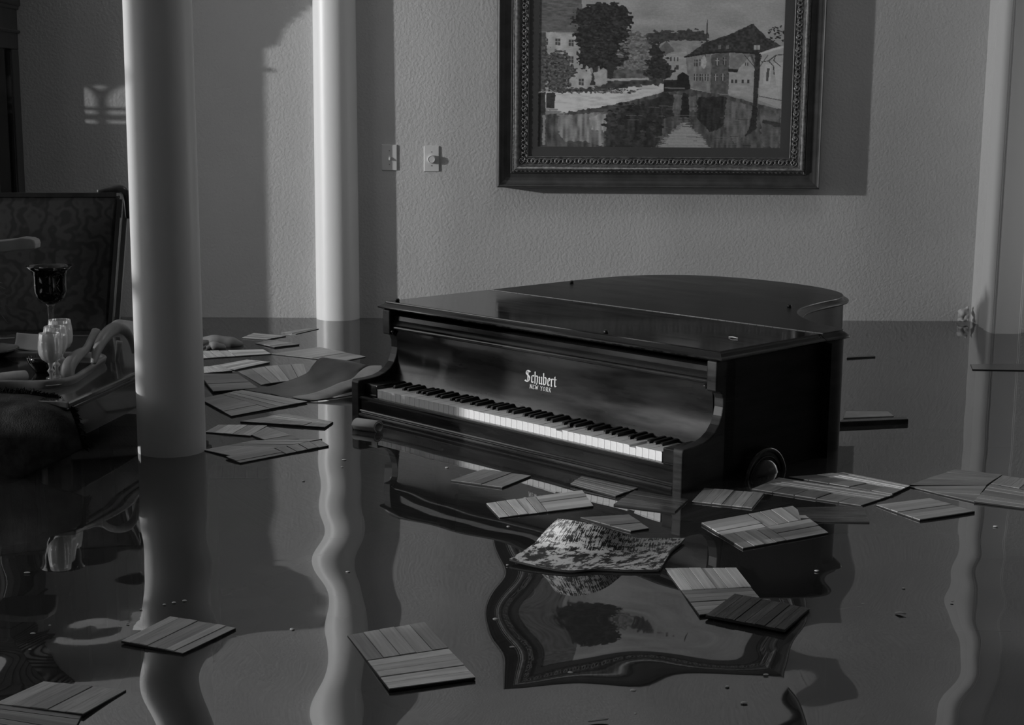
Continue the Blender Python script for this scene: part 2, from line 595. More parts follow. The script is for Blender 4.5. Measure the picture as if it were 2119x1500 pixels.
def water():
    xs = np.concatenate([np.linspace(LEFT_X, -2.3, 20, endpoint=False), np.arange(-2.3, 2.6, .018), np.linspace(2.62, RIGHT_X, 8)])
    ys = np.concatenate([np.linspace(NEAR_Y, 1.9, 14, endpoint=False), np.arange(1.9, 4.4, .018), np.arange(4.42, WALL_Y, .04), [WALL_Y]])
    X, Y = np.meshgrid(xs, ys)
    Z = np.zeros_like(X)
    env = .10 + .90 / (1 + np.exp((Y - 3.25) / .28))
    #        wavelength, heading from +Y (deg), slope, phase
    for lam, hd, sl, ph in [(.62, 42, .017, .4), (.47, -38, .016, 2.1), (.36, 34, .014, 4.0), (.29, -52, .010, 1.0), (.21, 60, .005, 3.3), (.16, -15, .003, 5.2)]:
        k = 2 * math.pi / lam
        a = math.radians(hd)
        Z += sl / k * np.sin(k * (X * math.sin(a) + Y * math.cos(a)) + ph)
    Z *= env
    c = onz(190, 1300)
    rr = np.hypot(X - c.x, Y - c.y)
    Z += .0012 * np.exp(-((rr - .055) / .016) ** 2) - .0008 * np.exp(-((rr - .030) / .014) ** 2)
    ny, nx = X.shape
    vs = np.stack([X, Y, Z], -1).reshape(-1, 3)
    idx = np.arange(nx * ny).reshape(ny, nx)
    q = np.stack([idx[:-1, :-1], idx[:-1, 1:], idx[1:, 1:], idx[1:, :-1]], -1).reshape(-1, 4).tolist()
    ring = list(idx[0, :]) + list(idx[1:, -1]) + list(idx[-1, -2::-1]) + list(idx[-2:0:-1, 0])
    base = len(vs)
    low = [(vs[i][0], vs[i][1], FLOOR + .001) for i in ring]
    for i in range(len(ring)):
        j = (i + 1) % len(ring)
        q.append([int(ring[j]), int(ring[i]), base + i, base + j])
    q.append([base + i for i in range(len(ring))][::-1])
    me = bpy.data.meshes.new('flood_water')
    me.from_pydata(vs.tolist() + low, [], q)
    sm = [True] * len(q)
    for i in range(len(ring) + 1):
        sm[-1 - i] = False
    me.polygons.foreach_set('use_smooth', sm)
    o = link('flood_water', me, M['water'])
    tag(o, 'murky dark flood water standing across the whole room', 'water', kind='stuff')


water()


# ------------------------------------------------------------------ columns
def column(name, label, x, y, r0, r1):
    prof = [(r0 + (r1 - r0) * t + .004 * math.sin(math.pi * t), FLOOR + (CEIL - FLOOR) * t) for t in [i / 14 for i in range(15)]]
    o = MB().lathe(prof, 64, (x, y, 0)).build(name, M['column'], smooth=True, origin=Vector((x, y, FLOOR)))
    for p in o.data.polygons:
        if len(p.vertices) > 4:
            p.use_smooth = False
    tag(o, label, 'column')


column('round_column', 'thick smooth round column standing free in the water at left', -.949, 4.275, .1015, .082)
column('round_column', 'pale round column set half into the back wall left of the light switches', -.740, 7.117, .107, .089)


# ------------------------------------------------------------------ the piano
PA = Vector((-0.36695906, 4.75417883, 0.0))              # front left corner of the white keys, at water level
piano = thing('grand_piano', 'black lacquered grand piano standing keyboard deep in flood water', 'piano', PA, math.radians(-46.297))


def pt(mb, name, m_, smooth=False):
    return mb.build(name, M[m_], piano, smooth)


LID_MAIN = [(1.338, .612), (1.339, .66), (1.340, .715), (1.333, .748), (1.305, .768), (1.235, .795), (1.14, .845), (1.05, .925), (.985, 1.02), (.948, 1.12), (.922, 1.25),
            (.910, 1.36), (.885, 1.44), (.82, 1.53), (.71, 1.60), (.57, 1.643), (.41, 1.658), (.25, 1.645), (.11, 1.60), (.01, 1.525), (-.06, 1.43), (-.105, 1.30),
            (-.122, 1.15), (-.126, .90), (-.126, .612)]


def offset_loop(pts, d, vmin=None, vmax=None):
    n = len(pts)
    out = []
    for i in range(n):
        a, b, c = Vector(pts[i - 1]), Vector(pts[i]), Vector(pts[(i + 1) % n])
        e1, e2 = (b - a), (c - b)
        n1 = Vector((-e1.y, e1.x)).normalized() if e1.length > 1e-9 else Vector((0, 0))
        n2 = Vector((-e2.y, e2.x)).normalized() if e2.length > 1e-9 else Vector((0, 0))
        nn = n1 + n2
        nn = nn / max(nn.length_squared / 2, .35) if nn.length > 1e-6 else n1
        p = b + nn * d
        if vmin is not None and abs(b.y - vmin) < 1e-5:
            p.y = vmin
        if vmax is not None and abs(b.y - vmax) < 1e-5:
            p.y = vmax
        out.append((p.x, p.y))
    return out


def lid_board(loop, vmin, vmax):
    """board with an overhanging ogee lip: loops of shrinking outline stacked upwards (loop runs counter-clockwise)"""
    lv = [(.345, .012), (.3495, .002), (.3525, 0), (.3555, .002), (.3585, .008), (.3650, .0175), (.3685, .0205), (.3710, .0215), (.3722, .0235)]
    vs, fs = [], []
    n = len(loop)
    for z, d in lv:
        vs += [(p[0], p[1], z) for p in offset_loop(loop, d, vmin, vmax)]
    for k in range(len(lv) - 1):
        for i in range(n):
            j = (i + 1) % n
            fs.append([k * n + i, k * n + j, (k + 1) * n + j, (k + 1) * n + i])
    fs.append(list(range(n))[::-1])
    fs.append(list(range((len(lv) - 1) * n, len(lv) * n)))
    return MB().add(vs, fs)


main_loop = [tuple(p[:2]) for p in cr([(a, b, 0) for a, b in LID_MAIN], 5)]
main_loop = [(a, max(b, .612)) for a, b in main_loop]
flap = [(-.126 + 1.464 * i / 12, .106) for i in range(13)] + [(1.338, .106 + .503 * i / 6) for i in range(1, 7)] + [(1.338 - 1.464 * i / 12, .609) for i in range(1, 13)] + [(-.126, .609 - .503 * i / 6) for i in range(1, 6)]
pt(lid_board(flap, None, .609), 'lid_front_flap', 'lid')
M['lid_main'] = mat('piano_lid_worn', .010, .24, .25, var=.25, vscale=3, stretch=(1.2, 5, 5), rvar=.03)
pt(lid_board(main_loop, .612, None), 'lid', 'lid_main')
hg = MB()
for i in range(48):
    hg.tube([(-.10 + i * .0297, .6105, .3722), (-.10 + i * .0297 + .0285, .6105, .3722)], .0022, 6)
o = pt(hg, 'piano_hinge', 'brass')
o['label'] = 'long brass piano hinge across the lid'

# rim: outer case following the lid's outline, set in a little
rim_path = offset_loop(main_loop, .0195)
rim_path = [p for p in rim_path if p[1] > .615]
outer = [(1.3185, -.026)] + [(1.3185, .1), (1.3185, .35), (1.3185, .6)] + rim_path + [(-.1035, .6), (-.1035, .35), (-.1035, .16)]
outer2 = [(-.1035, .16)]
RT, RB = .3455, -.115


def ribbon(path, th, z0, z1):
    vs, fs = [], []
    n = len(path)
    for i in range(n):
        a, b = Vector(path[max(i - 1, 0)]), Vector(path[min(i + 1, n - 1)])
        t = (b - a).normalized()
        nn = Vector((-t.y, t.x)) * th
        p = Vector(path[i])
        q = p + nn
        vs += [(p.x, p.y, z0), (p.x, p.y, z1), (q.x, q.y, z1), (q.x, q.y, z0)]
    for i in range(n - 1):
        for k in range(4):
            fs.append([i * 4 + k, i * 4 + (k + 1) % 4, (i + 1) * 4 + (k + 1) % 4, (i + 1) * 4 + k])
    fs += [[0, 1, 2, 3], [(n - 1) * 4 + k for k in (3, 2, 1, 0)]]
    return MB().add(vs, fs)


path = [(1.3185, .155)] + [(1.3185, .25), (1.3185, .4), (1.3185, .6)] + rim_path + [(-.1035, .6), (-.1035, .4), (-.1035, .155)]
rm = pt(ribbon(path, .034, RB, RT), 'rim', 'rim', True)
rm.data.polygons.foreach_set('use_smooth', [True] * len(rm.data.polygons))
ms = rm.modifiers.new('edges', 'EDGE_SPLIT')
ms.split_angle = math.radians(40)

# side arms: flat cheek, C-shaped sweep, square block under the lid
ARM = [(-.028, RB), (-.028, .112), (-.024, .1215), (.028, .1225), (.062, .126), (.088, .134), (.112, .147), (.130, .166), (.141, .190), (.146, .214), (.145, .238), (.139, .252),
       (.129, .259), (.110, .262), (.110, .3455), (.20, .3455), (.20, RB)]
for a, b in ((-.1035, -.066), (1.2845, 1.3185)):
    o = pt(MB().prism(ARM, a, b, 0), 'arm', 'piano_side')
    bv = o.modifiers.new('soft_edge', 'BEVEL')
    bv.width, bv.segments, bv.limit_method, bv.angle_limit = .004, 3, 'ANGLE', math.radians(35)
for a, b in ((-.066, -.0025), (1.2275, 1.2845)):
    pt(MB().box((a, .0, .03), (b, .125, .109), .004), 'key_block', 'piano')
pt(MB().box((-.066, -.012, RB), (1.2845, .60, .060)), 'key_bed', 'felt')
# key slip: plain board with a rolled top and two thin mouldings along the water
prof = [(-.012, -.10), (-.022, -.10), (-.022, -.002), (-.0265, .001), (-.0285, .006), (-.0265, .011), (-.0225, .013), (-.0215, .0145), (-.0245, .017), (-.0255, .020), (-.0235, .023), (-.0205, .0245),
        (-.0205, .052), (-.0225, .056), (-.0255, .060), (-.0255, .065), (-.022, .069), (-.016, .0705), (-.006, .0695), (-.006, .0)]
pt(MB().prism(prof, -.066, 1.2845, 0), 'key_slip', 'piano')
# fallboard
FB = [(.121, .098), (.1285, .115), (.136, .140), (.1415, .170), (.1435, .200), (.1425, .230), (.139, .255), (.133, .276)]


def fb_v(z):
    return float(np.interp(z, [p[1] for p in FB], [p[0] for p in FB]))


fbs = [(p.x, p.y) for p in cr([(a, b, 0) for a, b in FB], 4)]
o = pt(MB().prism(fbs + [(.165, .276), (.165, .098)], -.066, 1.2845, 0), 'fallboard', 'piano', False)
o.modifiers.new('edges', 'EDGE_SPLIT').split_angle = math.radians(30)
o.data.polygons.foreach_set('use_smooth', [True] * len(o.data.polygons))
rod = [(.1275 + .0078 * math.cos(a), .2845 + .0078 * math.sin(a)) for a in [2 * math.pi * i / 14 for i in range(14)]]
o = pt(MB().prism(rod, -.0655, 1.284, 0), 'fallboard_moulding', 'piano', True)
o.modifiers.new('edges', 'EDGE_SPLIT').split_angle = math.radians(40)
pt(MB().prism([(.131, .2915), (.1215, .2935), (.1200, .2965), (.1325, .3105), (.1335, .325), (.145, .3275), (.165, .3275), (.165, .2915)], -.066, 1.2845, 0), 'name_rail', 'piano')
pt(MB().box((-.066, .17, .060), (1.2845, .60, .30)), 'action_cover', 'felt')
for s, uu in ((1, 1.2765), (1, -.0585)):
    pt(MB().lathe([(.0001, 0), (.0075, .001), (.0085, .005), (.0065, .009), (.0001, .0105)], 14, (0, 0, 0)).box((-.003, -.003, -.004), (.003, .003, 0)), 'arm_knob', 'piano', True).location = (uu, .1185, .268)

# keys
PITCH = 1.2254 / 52
wk = None
rk = random.Random(3)
for i in range(52):
    if wk is None:
        m_ = MB()
        m_.box((.0009, 0, .0665), (PITCH - .0009, .150, .0935))
        m_.box((.0007, -.0015, .0935), (PITCH - .0007, .150, .0960), .0007)
        wk = pt(m_, 'white_key', 'ivory')
        o = wk
    else:
        o = wk.copy()
        COL.objects.link(o)
    o.location = (i * PITCH, 0, rk.uniform(-.0006, .0006) - (.0055 if i in (35, 47) else 0))
bk = None
names = 'ABCDEFG'
for i in range(51):
    if names[i % 7] in 'ACDFG':
        if bk is None:
            a, b, t0, t1 = -.0054, .0054, -.0044, .0044
            vs = [(a, .0515, .094), (b, .0515, .094), (b, .148, .094), (a, .148, .094), (t0, .0555, .1055), (t1, .0555, .1055), (t1, .148, .1075), (t0, .148, .1075), (t0 * .9, .0525, .1015), (t1 * .9, .0525, .1015)]
            fs = [(3, 2, 1, 0), (4, 5, 6, 7), (0, 1, 9, 8), (8, 9, 5, 4), (1, 2, 6, 5, 9), (2, 3, 7, 6), (3, 0, 8, 4, 7)]
            bk = pt(MB().add(vs, fs), 'black_key', 'ebony')
            o = bk
        else:
            o = bk.copy()
            COL.objects.link(o)
        o.location = ((i + 1) * PITCH, 0, rk.uniform(-.0008, .0008))
pt(MB().box((-.002, .1195, .094), (1.2275, .122, .1005)), 'key_felt', 'felt')

# rubber buttons on the lid
for uu, vv in ((-.072, .150), (-.045, .99), (.885, .142), (.912, 1.035)):
    pt(MB().lathe([(.006, 0), (.0075, .002), (.0075, .006), (.005, .010), (.0001, .011)], 14), 'lid_button', 'ebony', True).location = (uu, vv, .372)
# legs: only the arched cap of the front right one breaks the surface
arch = [(.315 + .100 * math.cos(a), -.022 + .100 * math.sin(a)) for a in [math.pi * i / 20 for i in range(21)]]
leg = MB().prism(arch + [(.245, -.20), (.255, FLOOR), (.375, FLOOR), (.385, -.20)], 1.3185, 1.345, 0)
o = pt(leg, 'leg', 'piano')
rim2 = MB()
rim2.tube([(1.346, .315 + .094 * math.cos(a), -.022 + .094 * math.sin(a)) for a in [math.pi * i / 20 for i in range(21)]], .0075, 8, up=(1, 0, 0))
rim2.tube([(1.346, .315 + .074 * math.cos(a), -.022 + .074 * math.sin(a)) for a in [math.pi * i / 20 for i in range(21)]], .003, 6, up=(1, 0, 0))
rb = rim2.build('leg_moulding', M['piano'], o, True)
vs = []
nn_ = 20
dome = MB()
vs, fs = [], []
for j in range(7):
    ph = (math.pi / 2) * j / 6
    for i in range(nn_ + 1):
        a = math.pi * i / nn_
        r_ = .068 * math.cos(ph)
        vs.append((1.344 + .020 * math.sin(ph), .315 + r_ * math.cos(a), -.022 + r_ * math.sin(a)))
for j in range(6):
    for i in range(nn_):
        fs.append([j * (nn_ + 1) + i, j * (nn_ + 1) + i + 1, (j + 1) * (nn_ + 1) + i + 1, (j + 1) * (nn_ + 1) + i])
dome.add(vs, fs).build('leg_boss', M['piano'], o, True)
for uu, vv in ((-.02, .33), (.42, 1.42)):
    pt(MB().lathe([(.035, FLOOR), (.035, FLOOR + .06), (.028, FLOOR + .08), (.055, RB - .06), (.06, RB)], 20, (uu, vv, 0)), 'leg', 'piano_side', True)


# lettering: broad-nib strokes laid on the fallboard
def strokes(defs, x, s, nib, zb, rot=.0):
    """defs: list of polylines in letter units; a flat pen nib drawn along them"""
    vs, fs = [], []
    for pl in defs:
        for (a, b), (c, d) in zip(pl, pl[1:]):
            k = len(vs)
            for (p, q) in ((a, b), (c, d)):
                vs += [(x + (p - nib[0]) * s, zb + (q - nib[1]) * s), (x + (p + nib[0]) * s, zb + (q + nib[1]) * s)]
            ex, ez = c - a, d - b
            # square off the stroke so thin passes keep a hairline
            fs.append([k, k + 1, k + 3, k + 2])
            ln = math.hypot(ex, ez) or 1
            hx, hz = -ez / ln * .035, ex / ln * .035
            k = len(vs)
            vs += [(x + (a - hx) * s, zb + (b - hz) * s), (x + (a + hx) * s, zb + (b + hz) * s), (x + (c + hx) * s, zb + (d + hz) * s), (x + (c - hx) * s, zb + (d - hz) * s)]
            fs.append([k, k + 1, k + 2, k + 3])
    return vs, fs


def letters(word, table, u0, zb, s, nib, adv, name):
    mb = MB()
    x = u0
    lay = 0
    for ch in word:
        if ch == ' ':
            x += s * .55
            continue
        wd, defs = table[ch]
        vs, fs = strokes(defs, x, s, nib, zb)
        for f in fs:
            lay += 1
            q = [(vs[i][0], fb_v(vs[i][1]) - .0006 - .0000015 * lay, vs[i][1]) for i in f]
            nn = (Vector(q[1]) - Vector(q[0])).cross(Vector(q[2]) - Vector(q[0]))
            if nn.length < 1e-12:
                continue
            if nn.y > 0:
                q = q[::-1]
            mb.add(q, [[0, 1, 2, 3]])
        x += s * (wd + adv)
    o = mesh(name, mb.v, mb.f, M['letter'], piano, fix=False)
    return o


OLD = {
    'S': (.86, [[(.78, 1.22), (.62, 1.36), (.34, 1.40), (.14, 1.22), (.14, 1.02), (.34, .86), (.62, .70), (.72, .50), (.66, .22), (.44, .04), (.16, .06), (.02, .20)], [(.78, 1.22), (.86, 1.34)], [(.44, 1.30), (.44, .14)], [(.02, .20), (-.08, .08)]]),
    'c': (.50, [[(.46, .82), (.34, .92), (.14, .80), (.14, .16), (.28, .02), (.48, .16)], [(.30, .90), (.46, .80)]]),
    'h': (.62, [[(.12, 1.36), (.12, .04)], [(.12, .78), (.34, .94), (.50, .80), (.50, .20), (.40, -.12)], [(.02, 1.30), (.16, 1.40)], [(.06, .04), (.18, .0)]]),
    'u': (.64, [[(.04, .86), (.14, .80), (.14, .14), (.26, .02), (.46, .14)], [(.40, .88), (.50, .82), (.50, .08), (.62, .02)]]),
    'b': (.60, [[(.12, 1.36), (.12, .12), (.28, .00), (.48, .14), (.50, .78), (.34, .94), (.12, .80)], [(.02, 1.30), (.16, 1.40)]]),
    'e': (.50, [[(.14, .48), (.44, .66), (.44, .78), (.32, .92), (.14, .78), (.14, .16), (.28, .02), (.48, .16)]]),
    'r': (.46, [[(.04, .86), (.14, .80), (.14, .06), (.24, .0)], [(.14, .74), (.32, .92), (.44, .80)]]),
    't': (.44, [[(.16, 1.20), (.16, .14), (.28, .02), (.44, .14)], [(.02, .86), (.40, .86)]]),
}
BLOCK = {
    'N': (.74, [[(.08, 0), (.08, 1)], [(.08, 1), (.62, 0)], [(.62, 0), (.62, 1)], [(-.03, 0), (.2, 0)], [(-.03, 1), (.1, 1)], [(.5, 1), (.74, 1)]]),
    'E': (.62, [[(.1, 0), (.1, 1)], [(0, 1), (.54, 1), (.54, .8)], [(.1, .5), (.4, .5)], [(0, 0), (.56, 0), (.56, .22)]]),
    'W': (.98, [[(.04, 1), (.26, 0), (.48, .8), (.70, 0), (.92, 1)], [(-.06, 1), (.16, 1)], [(.80, 1), (1.02, 1)]]),
    'Y': (.72, [[(.04, 1), (.36, .48), (.66, 1)], [(.36, .48), (.36, 0)], [(-.05, 1), (.18, 1)], [(.54, 1), (.76, 1)], [(.22, 0), (.5, 0)]]),
    'O': (.74, [[(.34, 1), (.1, .84), (.06, .5), (.1, .16), (.34, 0), (.58, .16), (.62, .5), (.58, .84), (.34, 1)]]),
    'R': (.72, [[(.1, 0), (.1, 1), (.44, 1), (.56, .86), (.56, .64), (.42, .52), (.1, .52)], [(.36, .52), (.62, 0), (.72, 0)], [(0, 0), (.22, 0)], [(0, 1), (.12, 1)]]),
    'K': (.72, [[(.1, 0), (.1, 1)], [(.6, 1), (.14, .44)], [(.28, .58), (.62, 0)], [(0, 0), (.22, 0)], [(0, 1), (.22, 1)], [(.48, 1), (.7, 1)], [(.5, 0), (.74, 0)]]),
}
o = letters('Schubert', OLD, .553, .1820, .0262, (.085, .06), .075, 'name_lettering')
o['label'] = 'blackletter word Schubert inlaid in pale metal'
o = letters('NEW YORK', BLOCK, .575, .1640, .0122, (.075, .03), .28, 'city_lettering')
o['label'] = 'small capitals NEW YORK'


# ------------------------------------------------------------------ painting
def canvas_gray():
    """the picture, brushed into a raster: coordinates are a 2119-wide enlargement of the photograph's painting"""
    x0, x1, y0, y1 = 318., 1745., -400., 872.
    nx, ny = 440, 392
    gx, gy = np.meshgrid(np.linspace(x0, x1, nx), np.linspace(y0, y1, ny))
    rg = np.random.default_rng(5)

    def fnoise(sx, sy):
        a = rg.random((int(1272 / sy) + 4, int(1427 / sx) + 4))
        fx, fy = (gx - x0) / sx, (gy - y0) / sy
        ix, iy = fx.astype(int), fy.astype(int)
        tx, ty = fx - ix, fy - iy
        tx, ty = tx * tx * (3 - 2 * tx), ty * ty * (3 - 2 * ty)
        return (a[iy, ix] * (1 - tx) + a[iy, ix + 1] * tx) * (1 - ty) + (a[iy + 1, ix] * (1 - tx) + a[iy + 1, ix + 1] * tx) * ty
    img = np.full_like(gx, 88.) + 14 * (fnoise(160, 60) - .5) - gy * .01
    jx, jy = 16 * (fnoise(14, 14) - .5), 16 * (fnoise(14, 14) - .5)

    def poly(pts, val, rough=0., tex=0., sx=20, sy=20):
        px, py = gx + jx * rough, gy + jy * rough
        ins = np.zeros(gx.shape, bool)
        n = len(pts)
        for i in range(n):
            (ax, ay), (bx, by) = pts[i], pts[(i + 1) % n]
            if ay == by:
                continue
            c = ((ay > py) != (by > py)) & (px < (bx - ax) * (py - ay) / (by - ay) + ax)
            ins ^= c
        v = val + tex * (fnoise(sx, sy) - .5) * 2 if tex else val
        img[ins] = (v[ins] if tex else v)

    def blob(cx, cy, rx, ry, val, tex=14, rough=2.2, s=11):
        d = ((gx + jx * rough - cx) / rx) ** 2 + ((gy + jy * rough - cy) / ry) ** 2
        k = (d < 1)
        v = val + tex * (fnoise(s, s) - .5) * 2
        img[k] = v[k]

    def line(pts, wd, val):
        for (ax, ay), (bx, by) in zip(pts, pts[1:]):
            L = max(math.hypot(bx - ax, by - ay), 1e-6)
            t = np.clip(((gx - ax) * (bx - ax) + (gy - ay) * (by - ay)) / L ** 2, 0, 1)
            k = np.hypot(gx - ax - t * (bx - ax), gy - ay - t * (by - ay)) < wd
            img[k] = val
    def dabs(cx, cy, rx, ry, val, spread, n, size=9):
        for _ in range(n):
            a, q = rg.random() * 6.283, math.sqrt(rg.random())
            blob(cx + rx * q * math.cos(a), cy + ry * q * math.sin(a), size * (.5 + rg.random()), size * (.35 + .5 * rg.random()), val + spread * (rg.random() - .5) * 2, 4, .5)
    # far trees and sky
    for c in [(1000, 70, 70, 45), (1080, 60, 60, 40), (1180, 50, 70, 45), (1250, 60, 60, 45), (960, 100, 50, 60)]:
        blob(*c, 38, 10)
    # pale tree in the middle
    for c in [(880, 90, 70, 60), (860, 170, 90, 90), (900, 230, 90, 80), (840, 280, 90, 60), (950, 170, 40, 60)]:
        blob(*c, 66, 18, 2.6, 9)
    poly([(740, 300), (1050, 300), (1050, 420), (740, 420)], 52, 1, 14)
    # far house
    poly([(1010, 165), (1060, 95), (1115, 165), (1040, 200)], 60, .3, 8)
    poly([(1075, 90), (1265, 90), (1230, 165), (1110, 170)], 82, .3, 8)
    poly([(1040, 205), (1180, 165), (1200, 420), (1060, 400)], 92, .3, 8, 30, 14)
    for wx in (1085, 1105, 1125):
        poly([(wx, 210), (wx + 8, 208), (wx + 8, 238), (wx, 240)], 40)
    poly([(1120, 270), (1135, 270), (1135, 300), (1120, 300)], 40)
    # dark conifer before it
    for c in [(1000, 200, 42, 60), (1010, 260, 60, 50), (1020, 320, 80, 50), (990, 150, 30, 50), (1070, 300, 40, 30)]:
        blob(*c, 30, 8)
    # left building
    poly([(318, 30), (580, 60), (640, 440), (318, 450)], 96, .5, 12, 30, 40)
    poly([(318, -400), (560, -400), (570, 40), (318, 35)], 55, .4, 10, 30, 10)
    for wx, wy in ((345, 80), (415, 82), (492, 88), (492, 208), (555, 372), (470, 375)):
        poly([(wx, wy), (wx + 28, wy + 2), (wx + 28, wy + 50), (wx, wy + 46)], 42)
        line([(wx + 14, wy), (wx + 14, wy + 48)], 2.2, 90)
        line([(wx, wy + 22), (wx + 28, wy + 24)], 2.2, 90)
    poly([(318, 40), (360, 40), (360, 640), (318, 640)], 50, .3, 10)
    # big dark tree
    for c in [(690, -60, 170, 120), (620, 60, 90, 90), (700, 120, 140, 110), (640, 200, 100, 70), (760, 180, 90, 90), (720, 240, 100, 60), (600, 130, 60, 60), (790, 60, 55, 90), (620, 260, 60, 40)]:
        blob(*c, 27, 10, 3, 10)
    poly([(640, 290), (668, 290), (650, 420), (618, 420)], 34, .5)
    poly([(715, 250), (760, 250), (752, 420), (722, 420)], 30, .5)
    dabs(690, 90, 150, 170, 29, 11, 170, 13)
    dabs(880, 180, 100, 150, 66, 20, 130, 10)
    dabs(1010, 260, 70, 100, 31, 9, 60, 9)
    # small leafy tree left
    for c in [(430, 230, 60, 60), (470, 310, 70, 60), (400, 330, 60, 80), (430, 400, 70, 60), (345, 200, 26, 60), (380, 270, 50, 50)]:
        blob(*c, 46, 22, 3.4, 8)
    dabs(430, 320, 80, 110, 46, 24, 120, 8)
    # right: long house with steep roof
    poly([(1170, 205), (1290, 100), (1450, 30), (1560, -40), (1640, 60), (1730, 120), (1620, 180), (1420, 170)], 34, .5, 10, 12, 12)
    poly([(1175, 205), (1430, 170), (1430, 480), (1330, 470), (1200, 430)], 74, .3, 10, 16, 30)
    poly([(1325, 190), (1430, 170), (1430, 480), (1325, 465)], 52, .3, 8, 14, 14)
    line([(1170, 208), (1300, 180), (1440, 168), (1620, 182)], 6, 24)
    for wx, wy, dk in ((1225, 225, 40), (1255, 222, 40), (1350, 215, 36), (1393, 210, 36), (1227, 330, 38), (1260, 330, 38), (1292, 330, 38), (1344, 330, 34), (1385, 328, 34)):
        poly([(wx, wy), (wx + 20, wy), (wx + 20, wy + 52), (wx, wy + 50)], dk)
        line([(wx + 10, wy), (wx + 10, wy + 50)], 2.4, 92)
        line([(wx, wy + 18), (wx + 20, wy + 18)], 2.0, 92)
    poly([(1572, 120), (1606, 118), (1606, 150), (1572, 152)], 96)
    line([(1589, 120), (1589, 150)], 3, 40)
    for wx in (1362, 1408):
        poly([(wx, 122), (wx + 16, 120), (wx + 16, 148), (wx, 150)], 62)
    # gabled white house and the one at the right edge
    poly([(1430, 300), (1480, 300), (1540, 200), (1600, 300), (1590, 520), (1430, 480)], 92, .3, 8, 30, 20)
    poly([(1435, 175), (1560, 185), (1480, 300), (1435, 300)], 72, .3, 8)
    poly([(1425, 290), (1485, 296), (1480, 318), (1425, 312)], 26)
    poly([(1545, 185), (1615, 185), (1605, 300), (1590, 300)], 58, .3, 8)
    for wx in (1445, 1468, 1506, 1538):
        poly([(wx, 370), (wx + 12, 370), (wx + 12, 396), (wx, 396)], 36)
    for wx in (1522, 1534):
        poly([(wx, 246), (wx + 7, 246), (wx + 7, 268), (wx, 268)], 44)
    poly([(1615, 180), (1745, 120), (1745, 580), (1610, 520)], 96, .2, 6, 40, 30)
    line([(1610, 182), (1680, 150), (1745, 128)], 8, 110)
    poly([(1640, 260), (1680, 258), (1672, 405), (1632, 402)], 106)
    poly([(1652, 285), (1668, 285), (1662, 380), (1648, 380)], 46)
    line([(1612, 490), (1745, 520)], 3, 50)
    poly([(1690, 245), (1745, 240), (1745, 420), (1710, 412)], 104)
    line([(1620, 240), (1660, 232), (1700, 190), (1745, 185)], 3, 26)
    line([(1660, 232), (1690, 270), (1695, 330)], 2.6, 30)
    line([(1700, 190), (1690, 230), (1730, 270)], 2.4, 30)
    for i in range(26):
        ax, ay = 1650 + rg.random() * 95, -20 + rg.random() * 110
        line([(ax, ay), (ax + 30 * (rg.random() - .3), ay + 26 * (rg.random() - .5))], 2.6 + 3 * rg.random(), 26)
    line([(1296, -60), (1290, 205)], 2.4, 30)
    blob(1282, 245, 15, 46, 100, 8, .2)
    # canal walls and water
    poly([(318, 470), (430, 470), (1050, 390), (1050, 470), (760, 560), (480, 620), (318, 600)], 116, .8, 12, 40, 12)
    poly([(400, 455), (640, 440), (760, 385), (1050, 370), (1050, 412), (900, 420), (700, 470), (430, 480)], 40, 1.6, 14)
    poly([(700, 372), (960, 362), (960, 378), (700, 388)], 100, .4, 6)
    poly([(640, 330), (712, 300), (712, 412), (650, 420)], 96, .5, 8)
    poly([(1050, 375), (1200, 380), (1210, 470), (1050, 470)], 26, .4, 6)
    poly([(1128, 345), (1160, 318), (1196, 345), (1205, 440), (1126, 440)], 22)
    line([(1060, 434), (1170, 436)], 5, 62)
    poly([(318, 640), (480, 622), (760, 562), (1050, 468), (1210, 445), (1430, 486), (1590, 540), (1745, 585), (1745, 900), (318, 900)], 48, .5, 16, 12, 60)
    poly([(365, 478), (418, 474), (414, 590), (365, 590)], 32, .3, 6)
    for k in range(4):
        line([(365 + k * 22, 596 + k * 14), (430 + k * 20, 600 + k * 15)], 5, 78)
    poly([(318, 480), (360, 470), (360, 860), (318, 876)], 34, .3, 6)
    poly([(345, 640), (362, 640), (360, 860), (346, 860)], 78, .4, 8)
    # reflections
    poly([(430, 660), (620, 610), (730, 610), (720, 720), (700, 870), (600, 830), (470, 830), (430, 740)], 68, 1.2, 24, 14, 90)
    poly([(620, 650), (735, 620), (712, 760), (640, 740)], 88, 1.4, 16, 10, 50)
    poly([(720, 640), (900, 560), (1050, 480), (1050, 760), (1010, 880), (715, 880)], 31, 1.4, 9, 14, 40)
    poly([(480, 620), (760, 560), (900, 545), (900, 575), (740, 610), (500, 640)], 42, 1, 10)
    poly([(1045, 470), (1110, 480), (1110, 640), (1050, 660)], 28, .8, 6)
    poly([(1112, 480), (1160, 480), (1160, 620), (1106, 620)], 62, 1, 10, 10, 40)
    poly([(1200, 490), (1240, 490), (1250, 600), (1200, 600)], 62, 1, 10, 10, 40)
    poly([(1160, 470), (1200, 480), (1205, 650), (1150, 650)], 24, .6, 4)
    poly([(1250, 500), (1420, 490), (1420, 700), (1340, 760), (1250, 660)], 27, 1, 7, 12, 40)
    poly([(1420, 520), (1580, 560), (1560, 760), (1480, 840), (1410, 700)], 58, 1.2, 12, 12, 60)
    poly([(1620, 590), (1745, 620), (1745, 860), (1640, 860)], 56, 1.2, 12, 16, 50)
    poly([(1640, 660), (1745, 690), (1745, 720), (1640, 690)], 34, .6, 6)
    dabs(640, 455, 300, 22, 46, 26, 90, 8)
    dabs(860, 700, 160, 160, 30, 10, 70, 16)
